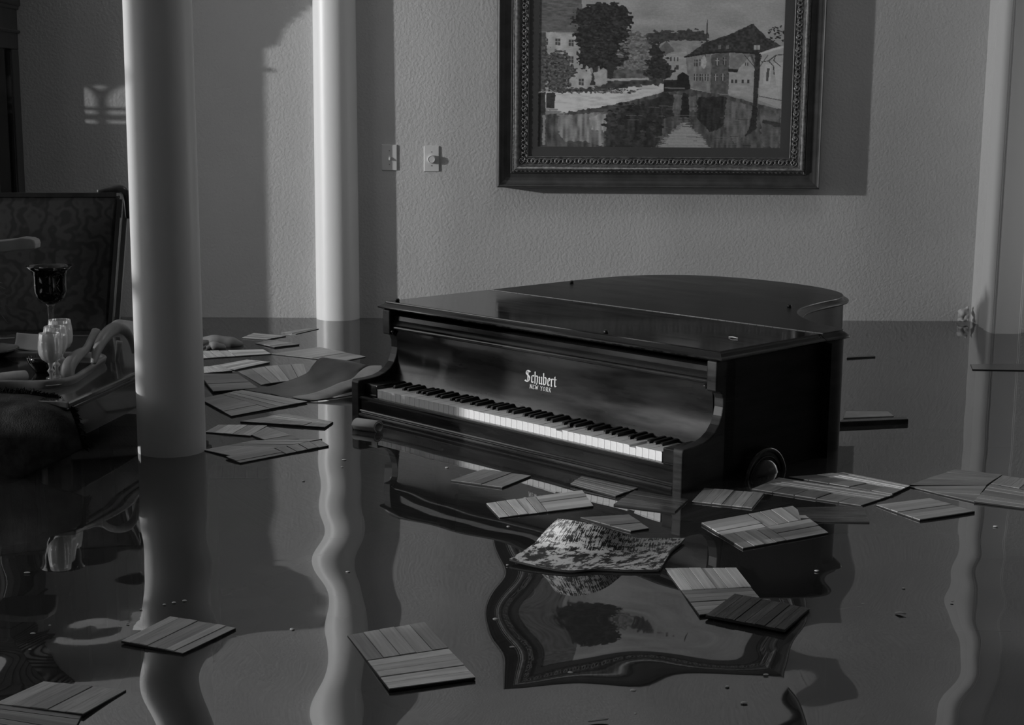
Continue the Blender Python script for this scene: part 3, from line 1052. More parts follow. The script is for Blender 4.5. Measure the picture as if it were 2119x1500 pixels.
    # bright patch of sky in the canal
    for k in range(46):
        yy = 690 + k * 4.1
        hw = 12 + (yy - 690) * .78 + 34 * (rg.random() - .5)
        cxx = 1178 + 26 * (rg.random() - .5)
        hw = min(hw, 132 + 40 * rg.random())
        line([(cxx - hw, yy), (cxx + hw, yy)], 2.6, 82 + 10 * rg.random())
    for k in range(60):
        yy, xx = 560 + rg.random() * 300, 760 + rg.random() * 780
        line([(xx, yy), (xx + 20 + 50 * rg.random(), yy + 1)], 1.6, 62 if rg.random() < .5 else 24)
    # mooring post at right
    poly([(1580, 180), (1612, 180), (1604, 560), (1576, 560)], 30, .2, 4)
    poly([(1576, 560), (1606, 560), (1600, 730), (1530, 800), (1560, 720)], 27, .8, 4)
    for a in (-26, -12, 8, 20):
        line([(1595, 300), (1595 + a * 3, 190)], 2.2, 36)
    img += 7 * (fnoise(7, 7) - .5) + 5 * (fnoise(22, 5) - .5)
    # pixel value -> reflectance of the paint
    s = np.clip(img, 4, 250) / 255.
    lin = np.where(s <= .04045, s / 12.92, ((s + .055) / 1.055) ** 2.4)
    return np.clip(lin / .127 * .58, .004, .85), nx, ny


def painting():
    X0, X1, Z0, Z1 = .040, 1.600, .652, 1.862
    root = thing('framed_painting', 'large framed oil painting of a canal between old houses on the back wall', 'painting', ((X0 + X1) / 2, WALL_Y, Z0))
    cxm = (X0 + X1) / 2
    # profile: distance in from the outer edge, height off the wall
    def ring(prof, name, mt, smooth=False, parent=root):
        vs, fs = [], []
        for d, hgt in prof:
            for (x, z) in ((X0 + d, Z0 + d), (X1 - d, Z0 + d), (X1 - d, Z1 - d), (X0 + d, Z1 - d)):
                vs.append((x - cxm, -hgt, z - Z0))
        n = len(prof)
        for i in range(n - 1):
            for k in range(4):
                fs.append([i * 4 + k, i * 4 + (k + 1) % 4, (i + 1) * 4 + (k + 1) % 4, (i + 1) * 4 + k])
        o = mesh(name, vs, fs, mt, parent, smooth, fix=True)
        return o
    ring([(0, .002), (0, .088), (.003, .098), (.008, .101), (.012, .098), (.016, .088), (.024, .086), (.034, .082), (.048, .079), (.066, .079), (.070, .084), (.074, .080)], 'outer_frame', M['frame'])
    ring([(.074, .080), (.079, .087), (.084, .086), (.084, .095), (.088, .100), (.093, .101), (.097, .099), (.099, .096), (.103, .096), (.104, .094)], 'gilt_moulding', M['gilt'])
    ring([(.104, .094), (.106, .090), (.112, .088), (.130, .085), (.142, .083), (.147, .086), (.150, .084), (.150, .080)], 'carved_band', M['gilt_dark'])
    ring([(.150, .080), (.196, .078), (.196, .070)], 'linen_liner', M['liner'])
    # rope of beads on the dark moulding and pearls on the gilt one: too small to pick apart
    def beads(d, hgt, step, r, name, mt, stretch):
        mb = MB()
        xs0, xs1, zs0, zs1 = X0 + d, X1 - d, Z0 + d, Z1 - d
        def one(x, z, hor):
            vs = []
            a, b = (r * stretch, r) if hor else (r, r * stretch)
            sk = r * .5
            vs = [(x - a - cxm, -hgt, z - Z0 - (sk if hor else 0)), (x - cxm, -hgt, z - b - Z0), (x + a - cxm, -hgt, z - Z0 + (sk if hor else 0)), (x - cxm, -hgt, z + b - Z0), (x - cxm, -hgt - r, z - Z0)]
            mb.add(vs, [(0, 1, 4), (1, 2, 4), (2, 3, 4), (3, 0, 4)])
        t = xs0
        while t < xs1:
            one(t, zs0, True)
            one(t, zs1, True)
            t += step
        t = zs0
        while t < zs1:
            one(xs0, t, False)
            one(xs1, t, False)
            t += step
        o = mesh(name, mb.v, mb.f, mt, root)
        o['kind'] = 'stuff'
    beads(.079, .0868, .0205, .0042, 'rope_beading', M['gilt'], 2.2)
    beads(.1015, .0958, .0125, .0022, 'pearl_beading', M['gilt'], 1.6)
    # carved scrolls, one piece per repeat
    mb = MB()
    def arc(cx_, cy_, r, a0, a1, wd, n=8):
        ps = []
        for i in range(n + 1):
            a = math.radians(a0 + (a1 - a0) * i / n)
            ps.append((cx_ + r * math.cos(a), -.002 - wd * .4, cy_ + r * math.sin(a)))
        mb.tube(ps, [wd * (.55 + .45 * math.sin(math.pi * i / n)) for i in range(n + 1)], 5, up=(0, 1, 0))
    arc(-.038, .001, .013, 60, 300, .0034)
    arc(-.019, -.002, .010, 200, -70, .0030)
    arc(.001, .002, .011, 40, 290, .0032)
    arc(.020, -.001, .009, 180, -80, .0028)
    arc(.039, .001, .010, 90, 250, .0026)
    for k in (-.028, -.008, .012, .030):
        mb.tube([(k - .005, -.0035, -.009), (k, -.005, -.002), (k + .006, -.0035, .008)], [.0012, .0026, .0010], 5, up=(0, 1, 0))
    proto = None
    dd, hh = .127, .0862
    spots = []
    nh = 23
    for i in range(nh):
        x = X0 + dd + (X1 - X0 - 2 * dd) * (i + .5) / nh
        spots += [(x, Z0 + dd, 0), (x, Z1 - dd, math.pi)]
    nv = 16
    for i in range(nv):
        z = Z0 + dd + (Z1 - Z0 - 2 * dd) * (i + .5) / nv
        spots += [(X0 + dd, z, -math.pi / 2), (X1 - dd, z, math.pi / 2)]
    for x, z, a in spots:
        if proto is None:
            proto = mb.build('carved_scroll', M['gilt'], root, True)
            o = proto
        else:
            o = proto.copy()
            COL.objects.link(o)
        o.location = (x - cxm, -hh, z - Z0)
        tilt = .32
        o.rotation_euler = Matrix.Rotation(-a, 3, 'Y').to_euler()
        o.scale = (.93, 1, .95)
    # canvas
    alb, nx, ny = canvas_gray()
    xs = np.linspace(X0 + .196, X1 - .196, nx) - cxm
    zs = np.linspace(Z1 - .196, Z0 + .196, ny) - Z0
    XX, ZZ = np.meshgrid(xs, zs)
    vs = np.stack([XX, np.full_like(XX, -.073), ZZ], -1).reshape(-1, 3)
    idx = np.arange(nx * ny).reshape(ny, nx)
    q = np.stack([idx[:-1, :-1], idx[1:, :-1], idx[1:, 1:], idx[:-1, 1:]], -1).reshape(-1, 4)
    me = bpy.data.meshes.new('canvas')
    me.from_pydata(vs.tolist(), [], q.tolist())
    at = me.color_attributes.new('paint', 'FLOAT_COLOR', 'POINT')
    c4 = np.repeat(alb.reshape(-1, 1), 4, 1)
    c4[:, 3] = 1
    at.data.foreach_set('color', c4.astype(np.float32).ravel())
    mt, nt, p = nodes('oil_paint')
    ca = N(nt, 'ShaderNodeVertexColor', layer_name='paint')
    nt.links.new(ca.outputs[0], p.inputs['Base Color'])
    p.inputs['Roughness'].default_value = .5
    p.inputs['Specular IOR Level'].default_value = .3
    link('canvas', me, mt, root)


painting()


# ------------------------------------------------------------------ switches
def switch(name, label, px, py, knob):
    c = ony(px, py, WALL_Y)
    root = thing(name, label, 'switch', c)
    pl = MB()
    hw, hh, th = .0375, .0625, .0062
    pl.add([(-hw, 0, -hh), (hw, 0, -hh), (hw, 0, hh), (-hw, 0, hh), (-hw + .003, -th, -hh + .003), (hw - .003, -th, -hh + .003), (hw - .003, -th, hh - .003), (-hw + .003, -th, hh - .003)],
           [(3, 2, 1, 0), (4, 5, 6, 7), (0, 1, 5, 4), (1, 2, 6, 5), (2, 3, 7, 6), (3, 0, 4, 7)])
    pl.build('cover_plate', M['plate'], root)
    for s in (-1, 1):
        mb = MB()
        mb.tube([(0, -th, s * .033), (0, -th - .001, s * .033)], .003, 10, up=(0, 0, 1))
        mb.build('screw', M['screw'], root)
    mb = MB()
    if knob:
        prof = [(.020, 0), (.020, .010), (.0185, .017), (.0175, .019), (.0155, .0195), (.0145, .018), (.0001, .018)]
        vs, fs = [], []
        n = 28
        for r, z in prof:
            for k in range(n):
                a = 2 * math.pi * k / n
                vs.append((r * math.cos(a), -th - z, r * math.sin(a) - .002))
        for j in range(len(prof) - 1):
            for k in range(n):
                fs.append([j * n + k, j * n + (k + 1) % n, (j + 1) * n + (k + 1) % n, (j + 1) * n + k])
        mb.add(vs, fs)
        mb.build('dimmer_knob', M['plate'], root, True).modifiers.new('edges', 'EDGE_SPLIT').split_angle = math.radians(35)
    else:
        mb.add([(-.005, -th, .010), (.005, -th, .010), (.005, -th, -.012), (-.005, -th, -.012), (-.004, -th - .011, -.006), (.004, -th - .011, -.006), (.004, -th - .012, -.012), (-.004, -th - .012, -.012)],
               [(0, 1, 5, 4), (1, 2, 6, 5), (2, 3, 7, 6), (3, 0, 4, 7), (4, 5, 6, 7)])
        mb.build('toggle', M['plate'], root)


switch('light_switch', 'white toggle light switch half in the column shadow', 806, 326, False)
switch('dimmer_switch', 'white dimmer switch with a round knob on the lit wall', 893, 328.5, True)


# ------------------------------------------------------------------ china cabinet
def cabinet():
    x0, x1, y0, y1 = -3.17, -2.245, 6.665, 7.11
    root = thing('china_cabinet', 'tall dark china cabinet with glass side against the back wall', 'cabinet', (x1, y1, FLOOR))
    L = Vector((x1, y1, FLOOR))
    def part(mb, name, mt, par=root, smooth=False):
        mb.v = [v - L for v in mb.v]
        return mb.build(name, M[mt], par, smooth)
    part(MB().box((x0, y0, FLOOR), (x1, y1, .10), .006), 'lower_case', 'dark_wood')
    part(MB().box((x0 - .02, y0 - .02, .10), (x1 + .02, y1, .14), .008), 'waist_moulding', 'dark_wood')
    part(MB().box((x0, y0, 1.285), (x1, y1, 1.66), .004), 'frieze', 'dark_wood')
    mb = MB().prism([(x1 - .01, 1.36), (x1 + .008, 1.362), (x1 + .013, 1.369), (x1 + .008, 1.376), (x1 - .01, 1.378)], y0 - .01, y1, 1)
    mb.box((x0 - .01, y0 - .013, 1.36), (x1 + .01, y0 + .01, 1.378))
    part(mb, 'bead_moulding', 'dark_wood')
    mb = MB()
    for k, (z, e) in enumerate(((1.470, .010), (1.487, .020), (1.515, .024), (1.545, .026), (1.572, .032), (1.60, .040), (1.63, .050), (1.66, .060), (1.69, .070), (1.72, .080), (1.75, .084))):
        mb.box((x0 - e, y0 - e, z), (x1 + e, y1, z + .031), .006)
    part(mb, 'crown', 'dark_wood')
    for (a, b) in ((y0, y0 + .085), (y1 - .105, y1)):
        o = part(MB().box((x1 - .04, a, .14), (x1, b, 1.285), .006), 'corner_post', 'dark_wood')
    part(MB().box((x1 - .034, y1 - .112, .16), (x1 - .006, y1 - .104, 1.27), .002), 'pane_bead', 'dark_wood')
    part(MB().box((x0, y0, .14), (x0 + .04, y1, 1.285)), 'side_panel', 'dark_wood')
    part(MB().box((x0 + .04, y1 - .015, .14), (x1 - .04, y1 - .002, 1.285)), 'back_panel', 'dark_wood')
    part(MB().box((x1 - .022, y0 + .085, .14), (x1 - .018, y1 - .112, 1.285)), 'side_pane', 'pane')
    # front: framed door, gothic bars in its upper light
    mb = MB()
    gx0, gx1, gz0, gz1 = -3.138, -2.66, 1.10, 1.283
    mb.box((x0 + .04, y0, .14), (x1 - .04, y0 + .02, gz0))
    mb.box((gx1, y0, gz0), (x1 - .04, y0 + .02, 1.285))
    d = part(mb, 'door', 'dark_wood')
    bars = MB()
    def bar(ps, r=.007):
        bars.tube([(a, y0 + .01, c) for a, c in ps], r, 6, up=(0, 1, 0))
    wdt = .133                                           # posts every 2*wdt, arcs springing to both sides and crossing
    for k in range(-1, 3):
        cxk = -3.012 + k * 2 * wdt
        if gx0 < cxk < gx1:
            bar([(cxk, gz0), (cxk, gz0 + .115)], .011)
        for sg in (-1, 1):
            ps = [(cxk + sg * wdt * (1 - math.cos(t)), gz0 + .10 + .095 * math.sin(t)) for t in [math.pi / 2 * i / 9 for i in range(10)]]
            ps = [q for q in ps if gx0 - .005 <= q[0] <= gx1 + .005]
            if len(ps) > 2:
                bar(ps, .010)
    bar([(gx0, gz0 + .075), (gx1, gz0 + .068)], .009)
    bar([(gx0, gz0 + .036), (gx1, gz0 + .026)], .015)
    bars.v = [v - L for v in bars.v]
    bars.build('gothic_bars', M['dark_wood'], d)
    for z in (.56, .98):
        part(MB().box((x0 + .04, y0 + .03, z), (x1 - .045, y1 - .02, z + .012)), 'shelf', 'dark_wood')
    # pale figurine on the shelf behind the side pane
    p = ony(16, 392, 6.90)
    fz = .572
    mb = MB().lathe([(.030, 0), (.034, .01), (.022, .03), (.018, .06), (.030, .10), (.034, .14), (.020, .165), (.010, .18), (.018, .20), (.018, .215), (.0001, .228)], 18, (p.x - .05, p.y, fz), lambda a, z: 1 + .12 * math.sin(3 * a + z * 30))
    tag(mb.build('figurine', M['china'], smooth=True), 'small white figurine inside the dark china cabinet', 'figurine')


cabinet()

# ------------------------------------------------------------------ dining corner
TZ = .200


def dining_table():
    root = thing('dining_table', 'dark polished dining table standing in the water at the left edge', 'table', (-1.176, 4.0075, FLOOR), math.radians(-9))
    Lz = -FLOOR
    x0, x1, y0, y1 = -.75, 0.0, 0.0, 1.15
    def part(mb, name, mt='table_wood'):
        mb.v = [v + Vector((0, 0, Lz)) for v in mb.v]
        return mb.build(name, M[mt], root)
    part(MB().box((x0, y0, TZ - .020), (x1, y1, TZ), .006), 'tabletop')
    part(MB().box((x0 + .008, y0 + .008, TZ - .034), (x1 - .008, y1 - .008, TZ - .020), .004), 'edge_moulding', 'dark_wood')
    part(MB().box((x0 + .03, y0 + .03, TZ - .125), (x1 - .018, y1 - .03, TZ - .034), .004), 'apron')
    for x in (x0 + .07, x1 - .075):
        for y in (y0 + .07, y1 - .07):
            part(MB().lathe([(.022, FLOOR), (.03, FLOOR + .1), (.024, FLOOR + .14), (.04, -.05), (.045, TZ - .125)], 14, (x, y, 0)), 'leg')


dining_table()


def chair_back(name, label):
    Yb = 5.36
    TL, TR, BR, BL = ony(-70, 408, Yb), ony(244, 406, Yb), ony(224, 686, Yb), ony(-70, 690, Yb)
    root = thing(name, label, 'chair', (TL.x * .5 + TR.x * .5, Yb, FLOOR))
    L = Vector(root.location)
    rows = []
    for j in range(5):
        t = j / 4
        row = []
        for i in range(6):
            s = i / 5
            p = TL.lerp(TR, s).lerp(BL.lerp(BR, s), t)
            bul = .030 * (1 - (2 * s - 1) ** 4) * (1 - (2 * t - 1) ** 4)
            row.append(p - Vector((0, bul, 0)) - L)
        rows.append(row)
    vs, fs, W = patch(rows, 5, 5)
    v2, f2 = thicken(vs, fs, W, -.03)
    mesh('upholstered_back', v2, f2, M['fabric'], root, True)
    def bar(a, b, r, name, mt='dark_wood', sx=1.0, dy=0.):
        mb = MB().tube([a - L + Vector((0, dy, 0)), b - L + Vector((0, dy, 0))], r, 4, sx, up=(0, 1, 0), rect=True)
        return mb.build(name, M[mt], root)
    bar(ony(-74, 403, Yb), ony(240, 403, Yb), .011, 'crest_rail')
    bar(ony(248, 412, Yb), ony(227, 690, Yb), .011, 'back_stile')
    bar(ony(262, 412, Yb + .06), ony(241, 690, Yb + .06), .012, 'back_stile', 'pale_wood')
    bar(ony(-74, 408, Yb), ony(-74, 692, Yb), .012, 'back_stile')
    bar(ony(-74, 690, Yb), ony(226, 688, Yb), .010, 'lower_rail')
    ear = cr([ony(202, 397, Yb + .05), ony(230, 392, Yb + .05), ony(252, 392, Yb + .05), ony(262, 408, Yb + .05), ony(265, 452, Yb + .05)], 5)
    MB().tube([p - L for p in ear], [.010 + .006 * math.sin(math.pi * i / (len(ear) - 1)) for i in range(len(ear))], 8, up=(0, 1, 0)).build('crest_ear', M['dark_wood'], root, True)
    z = BR.z
    MB().box((TL.x - L.x, -.42, -.08 - L.z), (TR.x - L.x, .0, .0 - L.z), .02).build('seat', M['fabric'], root)
    for x in (TL.x + .04, BR.x - .03):
        for y in (Yb - .38, Yb + .02):
            MB().box((x - .02 - L.x, y - .02 - L.y, 0), (x + .02 - L.x, y + .02 - L.y, -.08 - L.z)).build('leg', M['dark_wood'], root)


chair_back('dining_chair', 'dark floral upholstered dining chair at the far end of the table')


def pale_armchair():
    Yb = 4.46
    root = thing('armchair', 'half sunk armchair with pale scrolled wooden arms beside the column', 'chair', (-1.24, Yb + .2, FLOOR))
    L = Vector(root.location)
    s1 = cr([ony(147, 806, 4.30), ony(140, 780, 4.30), ony(143, 757, 4.32), ony(158, 737, 4.36), ony(176, 724, 4.42), ony(187, 706, 4.48), ony(199, 684, 4.54)], 5)
    MB().tube([p - L for p in s1], [.0115 + .003 * math.sin(6 * i / len(s1)) for i in range(len(s1))], 8, 1.5, up=(0, 1, 0)).build('arm', M['pale_wood'], root, True)
    s2 = cr([ony(193, 752, 4.40), ony(200, 728, 4.42), ony(211, 704, 4.45), ony(227, 686, 4.50), ony(243, 679, 4.55), ony(258, 684, 4.60), ony(270, 702, 4.64), ony(276, 730, 4.66)], 5)
    n = len(s2)
    MB().tube([p - L for p in s2], [.005 + .0125 * math.sin(math.pi * min(1, (i + 2) / n)) for i in range(n)], 8, 1.2, up=(0, 1, 0)).build('arm', M['pale_wood'], root, True)
    s3 = cr([ony(240, 752, 4.70), ony(243, 735, 4.70), ony(247, 706, 4.70)], 4)
    MB().tube([p - L for p in s3], [.004 + .008 * i / len(s3) for i in range(len(s3))], 8, up=(0, 1, 0)).build('arm_post', M['pale_wood'], root, True)
    MB().box((.06, -.1, .30), (.30, .30, .36), .02).build('seat', M['fabric'], root)
    for x in (.08, .28):
        for y in (-.06, .26):
            MB().box((x - .018, y - .018, 0), (x + .018, y + .018, .31)).build('leg', M['pale_wood'], root)


pale_armchair()


def left_armchair():
    Yb = 4.62
    a, b = ony(-150, 512, Yb), ony(66, 506, Yb)
    root = thing('armchair', 'armchair whose pale flat arm reaches in at the left edge', 'chair', (a.x, Yb, FLOOR))
    L = Vector(root.location)
    p = [ony(x, y, Yb) - L for x, y in ((-150, 506), (-40, 499), (0, 497), (30, 494), (50, 490), (68, 492), (77, 496), (79, 503), (78, 514), (40, 517), (0, 522), (-150, 532))]
    o = MB().prism([(q.x, q.z) for q in p], -.03, .03, 1).build('arm', M['pale_wood'], root)
    bv = o.modifiers.new('soft_edge', 'BEVEL')
    bv.width, bv.segments = .004, 2
    q = ony(-40, 520, Yb)
    MB().box((q.x - L.x - .015, -.015, .55), (q.x - L.x + .015, .015, q.z - L.z)).build('arm_post', M['pale_wood'], root)
    MB().box((-.52, -.22, .48), (-.13, .24, .56), .02).build('seat', M['fabric'], root)
    MB().box((-.54, -.22, .56), (-.48, .24, 1.2), .02).build('upholstered_back', M['fabric'], root)
    for x in (-.49, -.16):
        for y in (-.19, .21):
            MB().box((x - .018, y - .018, 0), (x + .018, y + .018, .49)).build('leg', M['pale_wood'], root)


left_armchair()


# fringed throw hanging over the table's near corner
def throw():
    c = lambda x, y, Y: ony(x, y, Y)
    rows = [[c(-90, 806, 4.12), c(0, 813, 4.10), c(60, 816, 4.09), c(112, 826, 4.07), c(143, 842, 4.05)],
            [c(-90, 846, 3.955), c(0, 842, 3.965), c(60, 843, 3.97), c(118, 852, 3.985), c(154, 868, 4.00)],
            [c(-90, 905, 3.935), c(0, 900, 3.94), c(60, 900, 3.945), c(120, 898, 3.965), c(163, 893, 3.99)],
            [c(-90, 1012, 3.93), c(10, 1003, 3.925), c(60, 983, 3.935), c(122, 955, 3.965), c(172, 928, 3.99)]]
    for r in rows:
        for p in r:
            p.z = max(p.z, -.02)
    vs, fs, W = patch(rows, 7, 7)
    root = thing('fringed_throw', 'dark fringed throw hanging over the near table corner into the water', 'throw', (vs[0].x * .3 + vs[-1].x * .7, 3.95, -.02))
    L = Vector(root.location)
    v2, f2 = thicken([v - L for v in vs], fs, W, -.006)
    mesh('throw_cloth', v2, f2, M['throw'], root, True)
    rr = random.Random(4)
    mb = MB()
    Ln = len(vs) // W
    edge = [vs[i] for i in range(W)] + [vs[j * W + W - 1] for j in range(1, Ln)]
    for i in range(len(edge) - 1):
        for k in range(9):
            p = edge[i].lerp(edge[i + 1], rr.random()) - L
            far = i < W - 1
            dr = Vector((rr.uniform(-.3, .5), rr.uniform(.2, 1), rr.uniform(.0, .5))) if far else Vector((rr.uniform(.5, 1), rr.uniform(-.2, .2), rr.uniform(-.7, .1)))
            ln = rr.uniform(.010, .024)
            e = p + dr.normalized() * ln
            mb.tube([p, p.lerp(e, .5) + Vector((rr.uniform(-.004, .004), 0, .004)), e], [.0022, .0018, .0006], 4)
    o = mb.build('fringe', M['fringe'], root)
    o['kind'] = 'stuff'


throw()


# tray with raised pale rim
def tray():
    root = thing('serving_tray', 'dark serving tray with a pale raised rim holding the glasses', 'tray', (-1.50, 4.42, TZ))
    L = Vector(root.location)
    x0, x1, y0, y1, rc = -1.86, -1.235, 4.205, 4.72, .10
    loop = []
    for cx_, cy_, a0 in ((x1 - rc, y0 + rc, -90), (x1 - rc, y1 - rc, 0), (x0 + rc, y1 - rc, 90), (x0 + rc, y0 + rc, 180)):
        for i in range(7):
            a = math.radians(a0 + 15 * i)
            loop.append((cx_ + rc * math.cos(a), cy_ + rc * math.sin(a)))
    n = len(loop)
    base = MB().prism([(a - L.x, b - L.y) for a, b in loop], .001, .007, 2)
    base.build('tray_base', M['black_ware'], root)
    vs, fs = [], []
    prof = [(0, .0), (.004, .012), (.006, .020), (.002, .024), (-.006, .024), (-.010, .018), (-.010, .007)]
    for i in range(n):
        a, b = Vector(loop[i - 1]), Vector(loop[(i + 1) % n])
        t = (b - a).normalized()
        nn = Vector((t.y, -t.x))
        for d, z in prof:
            p = Vector(loop[i]) + nn * d
            vs.append((p.x - L.x, p.y - L.y, z))
    k = len(prof)
    for i in range(n):
        for j in range(k - 1):
            fs.append([i * k + j, ((i + 1) % n) * k + j, ((i + 1) % n) * k + j + 1, i * k + j + 1])
    mesh('tray_rim', vs, fs, M['pale_wood'], root, True)


tray()
TT = TZ + .007


def wine_glass(label, px, py, s, rz, group='small crystal glasses on the tray', proto=[None]):
    """cut crystal: fluted bowl, knopped stem, flat foot"""
    c = onz(px, py, TT)
    if proto[0] is None:
        root = thing('crystal_glass', label, 'glass', c, rz, group)
        fl = lambda a, z: 1 + (.075 * abs(math.cos(6 * a)) if .075 < z < .15 else .02 * math.cos(12 * a))
        MB().lathe([(.0001, .068), (.012, .071), (.026, .082), (.0335, .098), (.0355, .115), (.0345, .135), (.032, .165), (.0305, .165), (.0325, .135), (.033, .115), (.031, .1), (.024, .086), (.010, .076), (.0001, .075)], 48, flute=fl).build('bowl', M['crystal'], root, True)
        MB().lathe([(.007, .005), (.0058, .02), (.006, .034), (.0105, .040), (.0125, .044), (.0085, .048), (.006, .052), (.007, .062), (.010, .069)], 20).build('stem', M['crystal'], root, True)
        MB().lathe([(.033, .0005), (.0335, .002), (.020, .004), (.008, .009), (.006, .012)], 32).build('foot', M['crystal'], root, True)
        proto[0] = root
        root.scale = (s, s, s)
    else:
        root = copy_tree(proto[0], c, label)
        root.rotation_euler = (0, 0, rz)
        root.scale = (s, s, s)


wine_glass('cut crystal glass standing frontmost of the three on the tray', 107, 795, .93, .1)
wine_glass('cut crystal glass half hidden between its two fellows', 118, 782, .96, .35)
wine_glass('cut crystal glass standing rearmost of the three, rim highest', 128, 772, 1.01, .6)


def goblet():
    c = ony(111, 760, 4.72)
    c.z = TZ
    root = thing('smoky_goblet', 'tall dark goblet with flared rim behind the crystal glasses', 'glass', c)
    top = ony(111, 550, c.y).z - TZ
    s = top / .335
    def P(prof):
        return [(r * s, z * s) for r, z in prof]
    MB().lathe(P([(.0001, .196), (.014, .198), (.034, .207), (.050, .222), (.0565, .245), (.0565, .270), (.0575, .300), (.064, .318), (.080, .335), (.0785, .335), (.0625, .320), (.055, .300), (.054, .27), (.053, .246), (.047, .226), (.03, .212), (.0001, .204)]), 48).build('bowl', M['smoky'], root, True)
    MB().lathe(P([(.010, .008), (.0075, .03), (.0085, .10), (.0105, .165), (.0115, .19), (.017, .199)]), 24).build('stem', M['stemglass'], root, True)
    MB().lathe(P([(.042, 0), (.042, .002), (.02, .005), (.009, .010)]), 32).build('foot', M['stemglass'], root, True)


goblet()


def plates():
    c = onz(-38, 742, TZ)
    root = thing('dinner_plate', 'dark rimmed dinner plate at the left edge of the table', 'plate', c)
    MB().lathe([(.055, 0), (.060, .004), (.085, .010), (.118, .030), (.120, .033), (.116, .034), (.084, .016), (.058, .010), (.0001, .010)], 40).build('plate_body', M['black_ware'], root, True)
    MB().lathe([(.108, .0275), (.112, .0312), (.116, .0348), (.112, .0340), (.106, .0300)], 40).build('plate_rim', M['gilt_dark'], root, True)
    kn = onz(-2, 728, TZ)
    mb = MB().tube([(kn.x - .10, kn.y - .02, TZ + .042), (kn.x - .02, kn.y + .0, TZ + .044), (kn.x + .045, kn.y + .03, TZ + .043)], [.003, .004, .002], 6, 1.8)
    tag(mb.build('table_knife', M['brass']), 'bright knife lying across the dark plate rim', 'knife')
    # folded paper napkin standing behind the glasses
    vs, fs, W = patch([[ony(34, 690, 4.86), ony(58, 692, 4.88), ony(84, 693, 4.86)], [ony(32, 706, 4.82), ony(56, 709, 4.84), ony(83, 711, 4.82)], [ony(27, 722, 4.78), ony(54, 726, 4.78), ony(82, 729, 4.76)]], 4, 4)
    v2, f2 = thicken(vs, fs, W, .004)
    tag(mesh('folded_napkin', v2, f2, M['cloth'], None, True), 'pale folded napkin leaning behind the crystal glasses', 'napkin')
    p = [onz(-60, 792, TT + .012), onz(-10, 786, TT + .012), onz(30, 780, TT + .012), onz(53, 777, TT + .012)]
    mb = MB().tube(p, [.018, .019, .018, .016], 10, 1.3)
    tag(mb.build('rolled_napkin', M['underlay'], smooth=True), 'grey rolled napkin on the tray left of the glasses', 'napkin')
    c = onz(88, 770, TT)
    mb = MB().lathe([(.020, 0), (.024, .004), (.042, .030), (.046, .048), (.044, .05), (.038, .030), (.02, .008), (.0001, .007)], 30, (c.x, c.y, TT))
    tag(mb.build('small_bowl', M['black_ware'], smooth=True), 'small black bowl on the tray left of the crystal glasses', 'bowl')
    # dry grass from a table arrangement outside the frame
    base = ony(-60, 660, 4.7)
    root = thing('dried_grass', 'wispy dried grass stems arching in at the left edge', 'dried grass', (base.x, base.y, TZ))
    vase = MB().lathe([(.04, 0), (.055, .03), (.05, .07), (.025, .10), (.03, .12), (.0001, .11)], 20)
    vase.build('vase', M['black_ware'], root, True)
    rr = random.Random(9)
    for (x, y) in ((12, 598), (20, 615), (24, 640), (16, 668), (6, 586), (18, 652)):
        e = ony(x, y, 4.7 + rr.uniform(-.05, .05))
        a = Vector((0, 0, .11))
        e = e - Vector(root.location)
        mid = a.lerp(e, .55) + Vector((0, 0, .06))
        MB().tube(cr([a, mid, e], 6), [.0012] * 12 + [.0005], 4).build('grass_stem', M['straw'], root)


plates()


